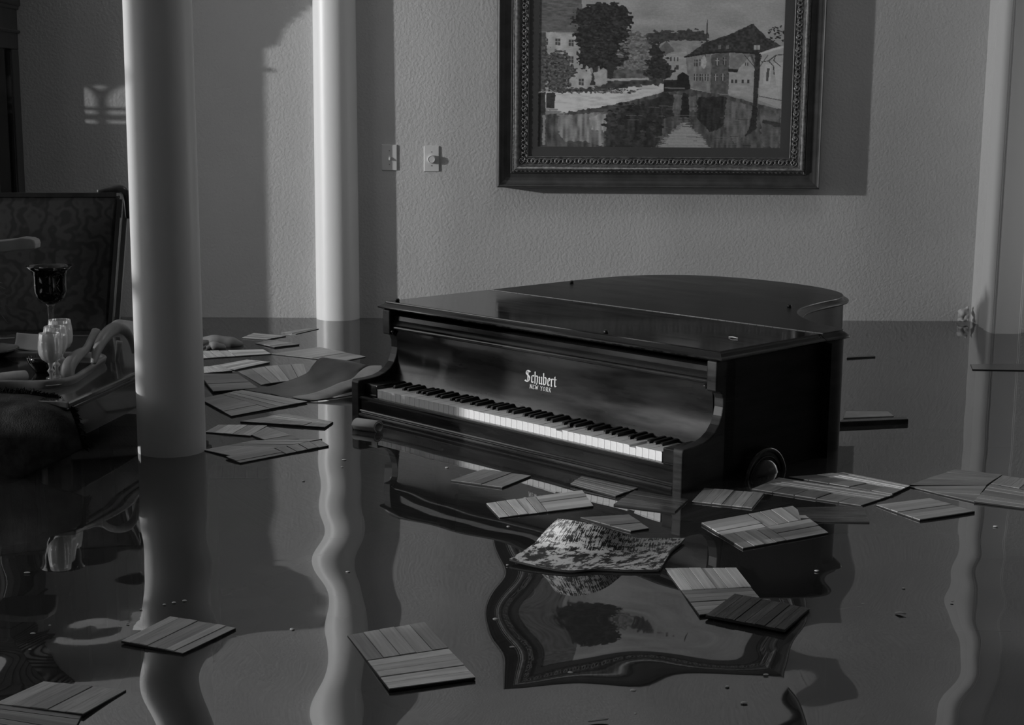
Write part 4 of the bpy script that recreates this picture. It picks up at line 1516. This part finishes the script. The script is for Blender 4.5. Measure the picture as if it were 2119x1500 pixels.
# ------------------------------------------------------------------ floating parquet tiles
def tile(label, quad, sq=(2, 2), n=5, mt='veneer', lift=(0, 0, 0, 0), first=0, th=.0026, z0=.0012, bow=0., group='loose parquet tiles afloat'):
    """quad: the four corners as seen, read onto the water; lift raises a corner above it"""
    P = []
    for (x, y), l in zip(quad, lift):
        P.append(onz(x, y, z0 + l * .35))
    c = (P[0] + P[1] + P[2] + P[3]) / 4
    c.z = z0 - th
    root = thing('parquet_tile', label, 'floor tile', c, 0, group)
    def S(s, t, h=0.):
        p = P[0].lerp(P[1], s).lerp(P[3].lerp(P[2], s), t) - Vector(c)
        p.z += h + bow * (4 * s * (1 - s) - .5)
        return p
    ns = 5 if bow or any(lift) else 1
    def slab(s0, s1, t0, t1, h0, h1, name, material, along=None):
        vs, fs, uv = [], [], []
        k = ns + 1
        al_s = along == 's'
        for h in (h0, h1):
            for i in range(k):
                for e in (0, 1):
                    s = s0 + (s1 - s0) * i / ns if True else s0
                    t = t1 if e else t0
                    vs.append(S(s, t, h))
                    uv.append((s, t) if along == 's' else (t, s))
        o_ = 2 * k
        for i in range(ns):
            a, b, c_, d = 2 * i, 2 * i + 1, 2 * i + 3, 2 * i + 2
            fs.append((a, b, c_, d))
            fs.append((o_ + a, o_ + d, o_ + c_, o_ + b))
            fs.append((a, d, o_ + d, o_ + a))
            fs.append((b, o_ + b, o_ + c_, c_))
        fs.append((0, o_, o_ + 1, 1))
        fs.append((2 * ns, 2 * ns + 1, o_ + 2 * ns + 1, o_ + 2 * ns))
        me = bpy.data.meshes.new(name)
        me.from_pydata([tuple(v) for v in vs], [], fs)
        if along:
            ul = me.uv_layers.new(name='UVMap')
            for lp in me.loops:
                ul.data[lp.index].uv = (uv[lp.vertex_index][0] * .3, uv[lp.vertex_index][1] * .3)
        bm = bmesh.new()
        bm.from_mesh(me)
        bmesh.ops.recalc_face_normals(bm, faces=bm.faces)
        bm.to_mesh(me)
        bm.free()
        return link(name, me, material, root)
    slab(.004, .996, .004, .996, -.0025, th * .55, 'backing', M['tile_back'])
    a, b = sq
    gap = .007
    mats = mt if isinstance(mt, (list, tuple)) else [mt] * (a * b)
    q = 0
    for i in range(a):
        for j in range(b):
            s0, s1, t0, t1 = i / a, (i + 1) / a, j / b, (j + 1) / b
            across = (i + j + first) % 2
            for k in range(n):
                if across:
                    slab(s0 + (s1 - s0) * k / n + gap, s0 + (s1 - s0) * (k + 1) / n - gap * .3, t0 + gap, t1 - gap, th * .55, th + .0006 * ((k * 7 + j) % 3), 'strip', M[mats[q % len(mats)]], 't')
                else:
                    slab(s0 + gap, s1 - gap, t0 + (t1 - t0) * k / n + gap, t0 + (t1 - t0) * (k + 1) / n - gap * .3, th * .55, th + .0006 * ((k * 7 + i) % 3), 'strip', M[mats[q % len(mats)]], 's')
            q += 1
    return root


# in front of the keyboard
tile('grey tile floating nearest the keys, its left corner farthest out', [(932, 995), (1000, 972), (1099, 986), (1039, 1010)], (1, 1), 5, 'veneer_mid')
tile('small pale tile behind the long light tile, below the lettering', [(1128, 994), (1184, 988), (1190, 1014), (1150, 1026)], (1, 1), 4, 'veneer', z0=-.005)
tile('long light tile of two squares afloat before the keyboard', [(1005, 1043), (1206, 1016), (1229, 1049), (1033, 1073)], (2, 1), 5, 'veneer_pale', first=1)
tile('weathered tile with a raised dark left edge against the key slip', [(1180, 1002), (1203, 987), (1321, 1012), (1274, 1028)], (1, 1), 6, 'veneer_mid', lift=(.010, .006, 0, .002), first=1)
tile('dark wet tile touching the front right corner of the piano', [(1269, 1045), (1313, 1016), (1425, 1035), (1397, 1060)], (1, 1), 7, 'veneer_dark', first=1)
tile('sunken tile just under the surface between light and dark tiles', [(1206, 1017), (1300, 1034), (1330, 1058), (1231, 1049)], (1, 1), 5, 'veneer', z0=-.006)
tile('grey tile awash behind the mottled curled tile', [(1200, 1072), (1302, 1066), (1343, 1095), (1305, 1101)], (1, 1), 5, 'veneer_mid', z0=.001)
# beside the piano's right side
tile('plain oak tile afloat before the arched piano leg', [(1431, 1039), (1457, 1011), (1581, 1022), (1556, 1053)], (1, 1), 6, 'veneer', first=0)
tile('long tile of two squares reaching away from the piano leg', [(1554, 1013), (1610, 990), (1850, 1026), (1781, 1048)], (2, 1), 5, ['veneer_mid', 'veneer'], first=0)
tile('striped tile lying behind the long tile at the piano corner', [(1630, 988), (1745, 979), (1884, 1007), (1846, 1024)], (2, 1), 5, ['veneer_mid', 'veneer_pale'], first=0, z0=.0035)
tile('pale tile whose front edge catches the light, right of centre', [(1880, 1005), (1975, 973), (2074, 984), (2042, 1005)], (1, 1), 5, 'veneer_mid', first=1)
tile('tile overlapped by its paler neighbour at far right', [(1880, 1008), (2042, 1006), (2018, 1040), (1955, 1026)], (1, 1), 5, 'veneer_mid', z0=.001)
tile('lone light tile with its tip toward the viewer, right', [(1812, 1046), (1924, 1032), (2018, 1060), (1903, 1078)], (1, 1), 6, 'veneer', first=0)
tile('dark tile with torn corner at the right edge', [(2015, 1038), (2048, 1004), (2150, 1022), (2119, 1052)], (1, 1), 6, ['veneer_mid'], lift=(.006, 0, 0, .004), first=1)
tile('half seen tile behind the torn one at the right edge', [(2050, 1002), (2074, 985), (2170, 1000), (2150, 1020)], (1, 1), 5, 'veneer_mid')
tile('large four square tile in the middle of the right group', [(1450, 1083), (1640, 1048), (1715, 1104), (1537, 1137)], (2, 2), 4, ['veneer_pale', 'veneer', 'veneer_pale', 'veneer'], first=0, lift=(.006, 0, 0, 0))
tile('dark wet tile beside the large four square tile', [(1648, 1051), (1785, 1049), (1800, 1082), (1657, 1080)], (1, 1), 5, 'veneer_dark')
tile('pale tile drowned just below the surface left of the four square tile', [(1385, 1075), (1520, 1032), (1640, 1042), (1450, 1083)], (2, 1), 4, 'veneer_pale', z0=-.007)
tile('light tile half awash in front, between mottled and dark tiles', [(1375, 1177), (1523, 1177), (1590, 1262), (1447, 1275)], (1, 2), 6, ['veneer_pale', 'veneer'], first=1)
tile('dark tile turned upside down over the light tile in front', [(1459, 1275), (1520, 1230), (1676, 1261), (1624, 1306)], (1, 1), 8, 'veneer_dark', lift=(.004, .010, .006, .012), first=0, z0=.004)
# foreground
tile('nearest tile in the middle, two halves with strips crossing', [(718, 1316), (878, 1289), (985, 1404), (805, 1428)], (1, 2), 5, ['veneer', 'veneer_pale'], first=1, lift=(0, 0, .010, 0))
tile('striped tile floating alone in front of the thick column', [(250, 1328), (352, 1277), (489, 1301), (378, 1354)], (1, 1), 7, ['veneer'], first=0, lift=(.004, 0, 0, 0))
tile('tile at the lower left corner with a peeling right edge', [(-12, 1458), (90, 1412), (262, 1430), (172, 1480)], (1, 1), 5, 'veneer', first=0, lift=(.006, 0, .006, .012))
tile('darker tile under the lower left corner tile', [(-60, 1500), (-10, 1460), (172, 1480), (140, 1540)], (1, 1), 5, 'veneer_mid', first=1, z0=.0015)
# the drift between the columns
tile('far small tile in the drift by the back wall', [(500, 700), (525, 690), (592, 696), (553, 703)], (1, 1), 5, 'veneer', first=1)
tile('thin tile barely above water nearest the wall column', [(580, 689), (640, 680), (660, 681), (612, 692)], (1, 1), 4, 'veneer_mid', z0=.0)
tile('small tile with lifted dark front edge behind the drift', [(528, 711), (558, 704), (620, 713), (568, 719)], (1, 1), 4, 'veneer', lift=(0, 0, .004, .006))
tile('long pale tile behind the drift beside the thick column', [(396, 728), (545, 724), (562, 733), (412, 743)], (2, 1), 4, 'veneer_pale', first=1)
tile('wide pale tile lying flat left of the curled sheet', [(560, 733), (661, 719), (757, 739), (706, 749)], (1, 1), 5, 'veneer', first=0)
tile('pale tile with a lifted dark right corner in the drift', [(430, 760), (511, 745), (559, 750), (486, 766)], (1, 1), 5, 'veneer_pale', lift=(0, 0, .007, .002))
tile('bright striped tile touching the thick column', [(396, 764), (452, 756), (481, 768), (402, 775)], (1, 1), 5, 'veneer_pale', first=1, lift=(0, 0, .004, .004))
tile('bowed tile left of the curled sheet in the drift', [(492, 768), (628, 752), (640, 789), (540, 796)], (1, 1), 5, 'veneer', first=1, lift=(0, .004, .010, .004), bow=.006)
tile('tile tilted up beside the thick column', [(412, 774), (492, 774), (535, 804), (441, 811)], (1, 1), 5, 'veneer_mid', lift=(.030, .014, .004, .016))
tile('broad tile with dark lifted edges amid the drift', [(413, 826), (500, 808), (637, 832), (478, 862)], (2, 1), 4, 'veneer', lift=(.006, 0, .008, .004))
tile('tile with a bright wet right end in the drift', [(496, 873), (590, 857), (690, 874), (672, 885)], (2, 1), 4, ['veneer', 'veneer_pale'], lift=(.004, 0, .004, .008))
tile('striped light tile near the foot of the thick column', [(424, 895), (452, 880), (553, 882), (518, 903)], (1, 1), 5, 'veneer_pale', lift=(0, 0, .007, 0))
tile('pale tile leaning on the striped light tile', [(520, 901), (552, 884), (620, 909), (556, 915)], (1, 1), 4, 'veneer', lift=(0, .004, .002, .004))
tile('narrow tile lying low at the front of the drift', [(420, 932), (520, 914), (668, 910), (480, 946)], (2, 1), 3, 'veneer', lift=(0, .0, .006, .006))
tile('front tile of the drift standing on its dark edge', [(466, 946), (664, 912), (681, 923), (496, 959)], (2, 1), 4, ['veneer', 'veneer_mid'], lift=(.012, .010, .002, .002))
tile('sunken pale tile in front of the drift', [(437, 965), (557, 968), (557, 989), (434, 991)], (1, 1), 5, 'veneer_pale', first=1, z0=-.008)


# mottled tile, glue side up and curled
def mottled():
    rows = [[(1154, 1073, .012, 1.0), (1200, 1079, .0, 1.0), (1260, 1094, .0, .8), (1316, 1112, .0, .35), (1368, 1113, .0, .1), (1417, 1113, .0, .06)],
            [(1128, 1098, 0, .62), (1185, 1108, 0, .62), (1245, 1120, 0, .46), (1308, 1131, 0, .2), (1362, 1130, 0, .05), (1408, 1124, 0, .03)],
            [(1100, 1128, 0, .2), (1165, 1139, 0, .2), (1230, 1147, 0, .14), (1295, 1152, 0, .06), (1350, 1149, 0, .03), (1388, 1142, 0, .02)],
            [(1054, 1156, 0, .06), (1110, 1170, 0, .04), (1178, 1180, 0, .03), (1240, 1176, 0, .04), (1300, 1179, 0, .03), (1366, 1178, 0, .03)]]
    ht = .085
    pr = [[onz(x, y, .006 + ht * h) for x, y, _, h in r] for r in rows]
    vs, fs, W = patch(pr, 10, 12)
    c = sum(vs, Vector()) / len(vs)
    c.z = .0
    root = thing('mottled_tile', 'curled floor tile turned glue side up, mottled black and white', 'floor tile', c)
    mt, nt, p = nodes('smeared_glue')
    uv = N(nt, 'ShaderNodeUVMap')
    n1 = N(nt, 'ShaderNodeTexNoise', Scale=9., Detail=6., Roughness=.7)
    nt.links.new(uv.outputs[0], n1.inputs['Vector'])
    mp = N(nt, 'ShaderNodeMapping')
    mp.inputs['Scale'].default_value = (95, 6, 1)
    nt.links.new(uv.outputs[0], mp.inputs[0])
    n2 = N(nt, 'ShaderNodeTexNoise', Scale=1., Detail=2.)
    nt.links.new(mp.outputs[0], n2.inputs['Vector'])
    sx = N(nt, 'ShaderNodeSeparateXYZ')
    nt.links.new(uv.outputs[0], sx.inputs[0])
    ridg = N(nt, 'ShaderNodeMapRange')
    ridg.inputs[1].default_value, ridg.inputs[2].default_value, ridg.inputs[3].default_value, ridg.inputs[4].default_value = .35, .75, .75, .05
    nt.links.new(sx.outputs[1], ridg.inputs[0])
    mx = N(nt, 'ShaderNodeMix', data_type='FLOAT')
    nt.links.new(ridg.outputs[0], mx.inputs[0])
    nt.links.new(n1.outputs[0], mx.inputs[2])
    nt.links.new(n2.outputs[0], mx.inputs[3])
    ad = N(nt, 'ShaderNodeMath', operation='MULTIPLY_ADD')
    ad.inputs[1].default_value = .55
    nt.links.new(n1.outputs[0], ad.inputs[0])
    nt.links.new(mx.outputs[0], ad.inputs[2])
    rp = N(nt, 'ShaderNodeValToRGB')
    rp.color_ramp.elements[0].position, rp.color_ramp.elements[1].position = .735, .815
    rp.color_ramp.elements[0].color, rp.color_ramp.elements[1].color = g3(.018), g3(.66)
    nt.links.new(ad.outputs[0], rp.inputs[0])
    nt.links.new(rp.outputs[0], p.inputs['Base Color'])
    p.inputs['Roughness'].default_value = .45
    bp = N(nt, 'ShaderNodeBump', Strength=.5, Distance=.002)
    nt.links.new(mx.outputs[0], bp.inputs['Height'])
    nt.links.new(bp.outputs[0], p.inputs['Normal'])
    L_ = len(vs) // W
    nv = len(vs)
    me = bpy.data.meshes.new('glue_face')
    me.from_pydata([tuple(v - c) for v in vs], [], fs)
    ul = me.uv_layers.new(name='UVMap')
    for lp in me.loops:
        i = lp.vertex_index
        ul.data[lp.index].uv = ((i % W) / (W - 1) * 1.4, (i // W) / (L_ - 1))
    link('glue_face', me, mt, root, True)
    t1, _ = thicken([v - c for v in vs], fs, W, .0015)
    sg = 1 if sum(t1[nv + i].z - t1[i].z for i in range(nv)) < 0 else -1
    t1, _ = thicken([v - c for v in vs], fs, W, .0015 * sg)
    v2, f2 = thicken(t1[nv:], fs, W, .004 * sg)
    mesh('tile_body', v2, f2, M['tile_back'], root, True)


mottled()


# long curled vinyl sheet lying over the drift against the piano
def curled_sheet():
    c = lambda x, y, z: onz(x, y, z)
    rows = [[c(502, 806, .002), c(560, 800, .004), c(630, 776, .020), c(648, 757, .045), c(665, 741, .075), c(694, 744, .080), c(724, 748, .078)],
            [c(520, 810, .002), c(570, 812, .003), c(640, 800, .008), c(675, 785, .030), c(705, 770, .050), c(735, 764, .062), c(760, 756, .078)],
            [c(560, 816, .002), c(605, 822, .003), c(650, 818, .006), c(690, 803, .018), c(726, 785, .034), c(752, 770, .052), c(778, 757, .070)],
            [c(600, 826, .002), c(640, 827, .002), c(680, 821, .003), c(715, 812, .006), c(745, 800, .012), c(768, 786, .026), c(790, 768, .050)]]
    vs, fs, W = patch(rows, 6, 6)
    v2, f2 = thicken(vs, fs, W, .003)
    root = thing('vinyl_sheet', 'long curled sheet of flooring washed up against the left piano arm', 'flooring sheet', c(648, 800, 0))
    L = Vector(root.location)
    mesh('sheet_body', [v - L for v in v2], f2, M['curl'], root, True)
    rows = [[c(604, 821, .008), c(640, 816, .014), c(672, 806, .026), c(702, 793, .040), c(728, 784, .050), c(746, 768, .064), c(764, 758, .080), c(790, 757, .084)],
            [c(614, 825, .006), c(646, 823, .010), c(680, 816, .016), c(708, 806, .024), c(730, 799, .032), c(750, 789, .044), c(768, 779, .056), c(792, 768, .070)],
            [c(640, 828, .003), c(656, 828, .004), c(690, 821, .006), c(716, 813, .009), c(734, 808, .013), c(752, 803, .019), c(770, 797, .026), c(792, 786, .038)]]
    vs, fs, W = patch(rows, 5, 5)
    v2, f2 = thicken(vs, fs, W, .002)
    o = mesh('turned_edge', [v - L for v in v2], f2, M['underlay'], root, True)
    o['label'] = 'pale turned up edge showing the underside'


curled_sheet()


# pale foam roll under the key slip
def roll():
    a, b = onz(738, 878, .014), onz(783, 884, .014)
    d = (b - a).normalized()
    pth = []
    sd_ = d.cross(Vector((0, 0, 1))).normalized()
    vs, fs = [], []
    n = 40
    for t in (0, .5, 1):
        for i in range(n + 1):
            an = 2 * math.pi * 1.45 * i / n
            r = .021 - .008 * i / n
            vs.append(a.lerp(b, t) + sd_ * r * 1.25 * math.cos(an) + Vector((0, 0, r * .9 * math.sin(an))))
    W = n + 1
    for j in range(2):
        for i in range(n):
            fs.append([j * W + i, j * W + i + 1, (j + 1) * W + i + 1, (j + 1) * W + i])
    v2, f2 = thicken(vs, fs, W, .0035)
    tag(mesh('rolled_sheet', v2, f2, M['foam'], None, True), 'pale rolled up underlay floating under the left end of the keys', 'roll')


roll()


def towel():
    p = cr([onz(398, 712, .012), onz(425, 707, .022), onz(455, 706, .024), onz(482, 709, .016), onz(497, 712, .004)], 6)
    n = len(p)
    mb = MB()
    mb.tube(p, [.012 + .014 * math.sin(math.pi * min(1, (i + 4) / (n + 4))) + .002 * math.sin(i * .8) for i in range(n)], 12, 1.25)
    q = cr([onz(424, 722, .004), onz(436, 716, .014), onz(452, 716, .014), onz(466, 719, .004)], 6)
    mb.tube(q, [.006 + .012 * math.sin(math.pi * i / (len(q) - 1)) + .0015 * math.sin(i * .9) for i in range(len(q))], 10, 1.2)
    o = mb.build('wet_towel', M['cloth'], smooth=True)
    tag(o, 'pale twisted wet towel floating behind the thick column', 'towel')
    # crumpled cloth left of the column
    rr = random.Random(2)
    rows = []
    for j in range(5):
        rows.append([ony(228 + i * 14, 672 + j * 7 - 8 * math.sin(math.pi * i / 4) + rr.uniform(-2, 2), 5.02 - .05 * j + rr.uniform(-.015, .015)) for i in range(5)])
    vs, fs, W = patch(rows, 4, 4)
    v2, f2 = thicken(vs, fs, W, .006)
    tag(mesh('crumpled_cloth', v2, f2, M['cloth'], None, True), 'crumpled pale cloth heaped behind the armchair and thick column', 'cloth')


towel()


def bar_piece(name, label, cat, quad, z, th, mt, lift=(0, 0, 0, 0)):
    P = [onz(x, y, z + l) for (x, y), l in zip(quad, lift)]
    vs = P + [p - Vector((0, 0, th)) for p in P]
    o = mesh(name, vs, [(0, 1, 2, 3), (7, 6, 5, 4), (0, 4, 5, 1), (1, 5, 6, 2), (2, 6, 7, 3), (3, 7, 4, 0)], M[mt])
    bv = o.modifiers.new('soft_edge', 'BEVEL')
    bv.width, bv.segments = .002, 2
    return tag(o, label, cat)


bar_piece('floating_board', 'dark board with a blunt end floating behind the piano at right', 'board', [(1735, 873), (1742, 868), (1876, 862), (1880, 867)], .016, .02, 'wet_dark')
bar_piece('pale_panel', 'pale flat panel awash behind the dark board at right', 'panel', [(1745, 864), (1750, 850), (1838, 851), (1850, 860)], .004, .006, 'underlay')
bar_piece('wood_splinter', 'thin dark splinter floating by the back wall behind the piano', 'splinter', [(1752, 740), (1756, 737), (1808, 734), (1812, 737)], .006, .008, 'wet_dark')
bar_piece('floating_strip', 'dark flat strip floating below the right wall corner', 'strip', [(2012, 764), (2008, 753), (2119, 752), (2130, 766)], .004, .006, 'wet_dark')

# crumpled plastic in the wall corner
rr = random.Random(12)
rows = []
for j in range(5):
    rows.append([ony(1983 + i * 5.5 + rr.uniform(-1, 1), 643 + j * 5.5 - 2.4 * i * (1 - j / 4) + rr.uniform(-1, 1), 7.08 - .012 * j + rr.uniform(-.02, .02)) for i in range(5)])
vs, fs, W_ = patch(rows, 3, 3)
v2, f2 = thicken(vs, fs, W_, .004)
tag(mesh('plastic_bag', v2, f2, M['underlay'], None, True), 'crumpled pale bag caught in the corner by the right wall casing', 'bag')

# small scraps
def scrap(name, label, cat, x, y, z, w_, d_, rz, mt, group=None):
    c = onz(x, y, z)
    vs, fs, W = patch([[Vector((-w_, -d_ * .3, 0)), Vector((0, -d_, .003)), Vector((w_, -d_ * .2, 0))], [Vector((-w_ * 1.1, 0, .001)), Vector((0, 0, .004)), Vector((w_ * 1.2, 0, .002))], [Vector((-w_, d_ * .3, 0)), Vector((0, d_, .002)), Vector((w_, d_ * .2, .001))]], 3, 3)
    v2, f2 = thicken(vs, fs, W, .0012)
    o = mesh(name, v2, f2, M[mt], None, True, origin=Vector((0, 0, 0)))
    o.location = c
    o.rotation_euler = (0, 0, rz)
    return tag(o, label, cat, group)


scrap('paper_scrap', 'small white scrap stuck on the piano lid near its right corner', 'scrap', 1517, 699, .3735, .016, .004, -.9, 'foam')
scrap('leaf', 'curled pale leaf floating at the bottom edge', 'leaf', 1237, 1491, .004, .016, .006, .2, 'underlay')
scrap('leaf', 'lone pale leaf floating on open water at right', 'leaf', 1863, 1269, .003, .010, .006, -.5, 'underlay')
proto = None
for (x, y) in ((340, 1252), (360, 1248), (382, 1244), (265, 1290), (292, 1262), (103, 1295), (68, 1312), (62, 1345), (56, 1186), (720, 1184), (605, 1303), (1310, 1430), (1315, 1478), (1585, 1397), (1786, 1250), (1690, 1182),
               (1505, 1422), (1050, 1170), (925, 968), (1052, 1090), (628, 996), (712, 952), (708, 967), (1540, 1455), (1180, 1393), (1025, 1282), (1060, 1340), (1870, 1218), (1970, 1245), (2060, 1090)):
    c = onz(x, y, .0)
    if proto is None:
        proto = MB().lathe([(.0055, -.001), (.0055, .0005), (.004, .0016), (.002, .0022), (.0001, .0024)], 12).build('foam_fleck', M['foam'], smooth=True, origin=Vector((0, 0, 0)))
        tag(proto, 'tiny white foam fleck drifting on the dark water', 'foam', 'foam flecks on the water')
        o = proto
    else:
        o = proto.copy()
        COL.objects.link(o)
    o.location = (c.x, c.y, .0015)
    s = random.uniform(.4, .9)
    o.scale = (s * random.uniform(1, 1.8), s, s)
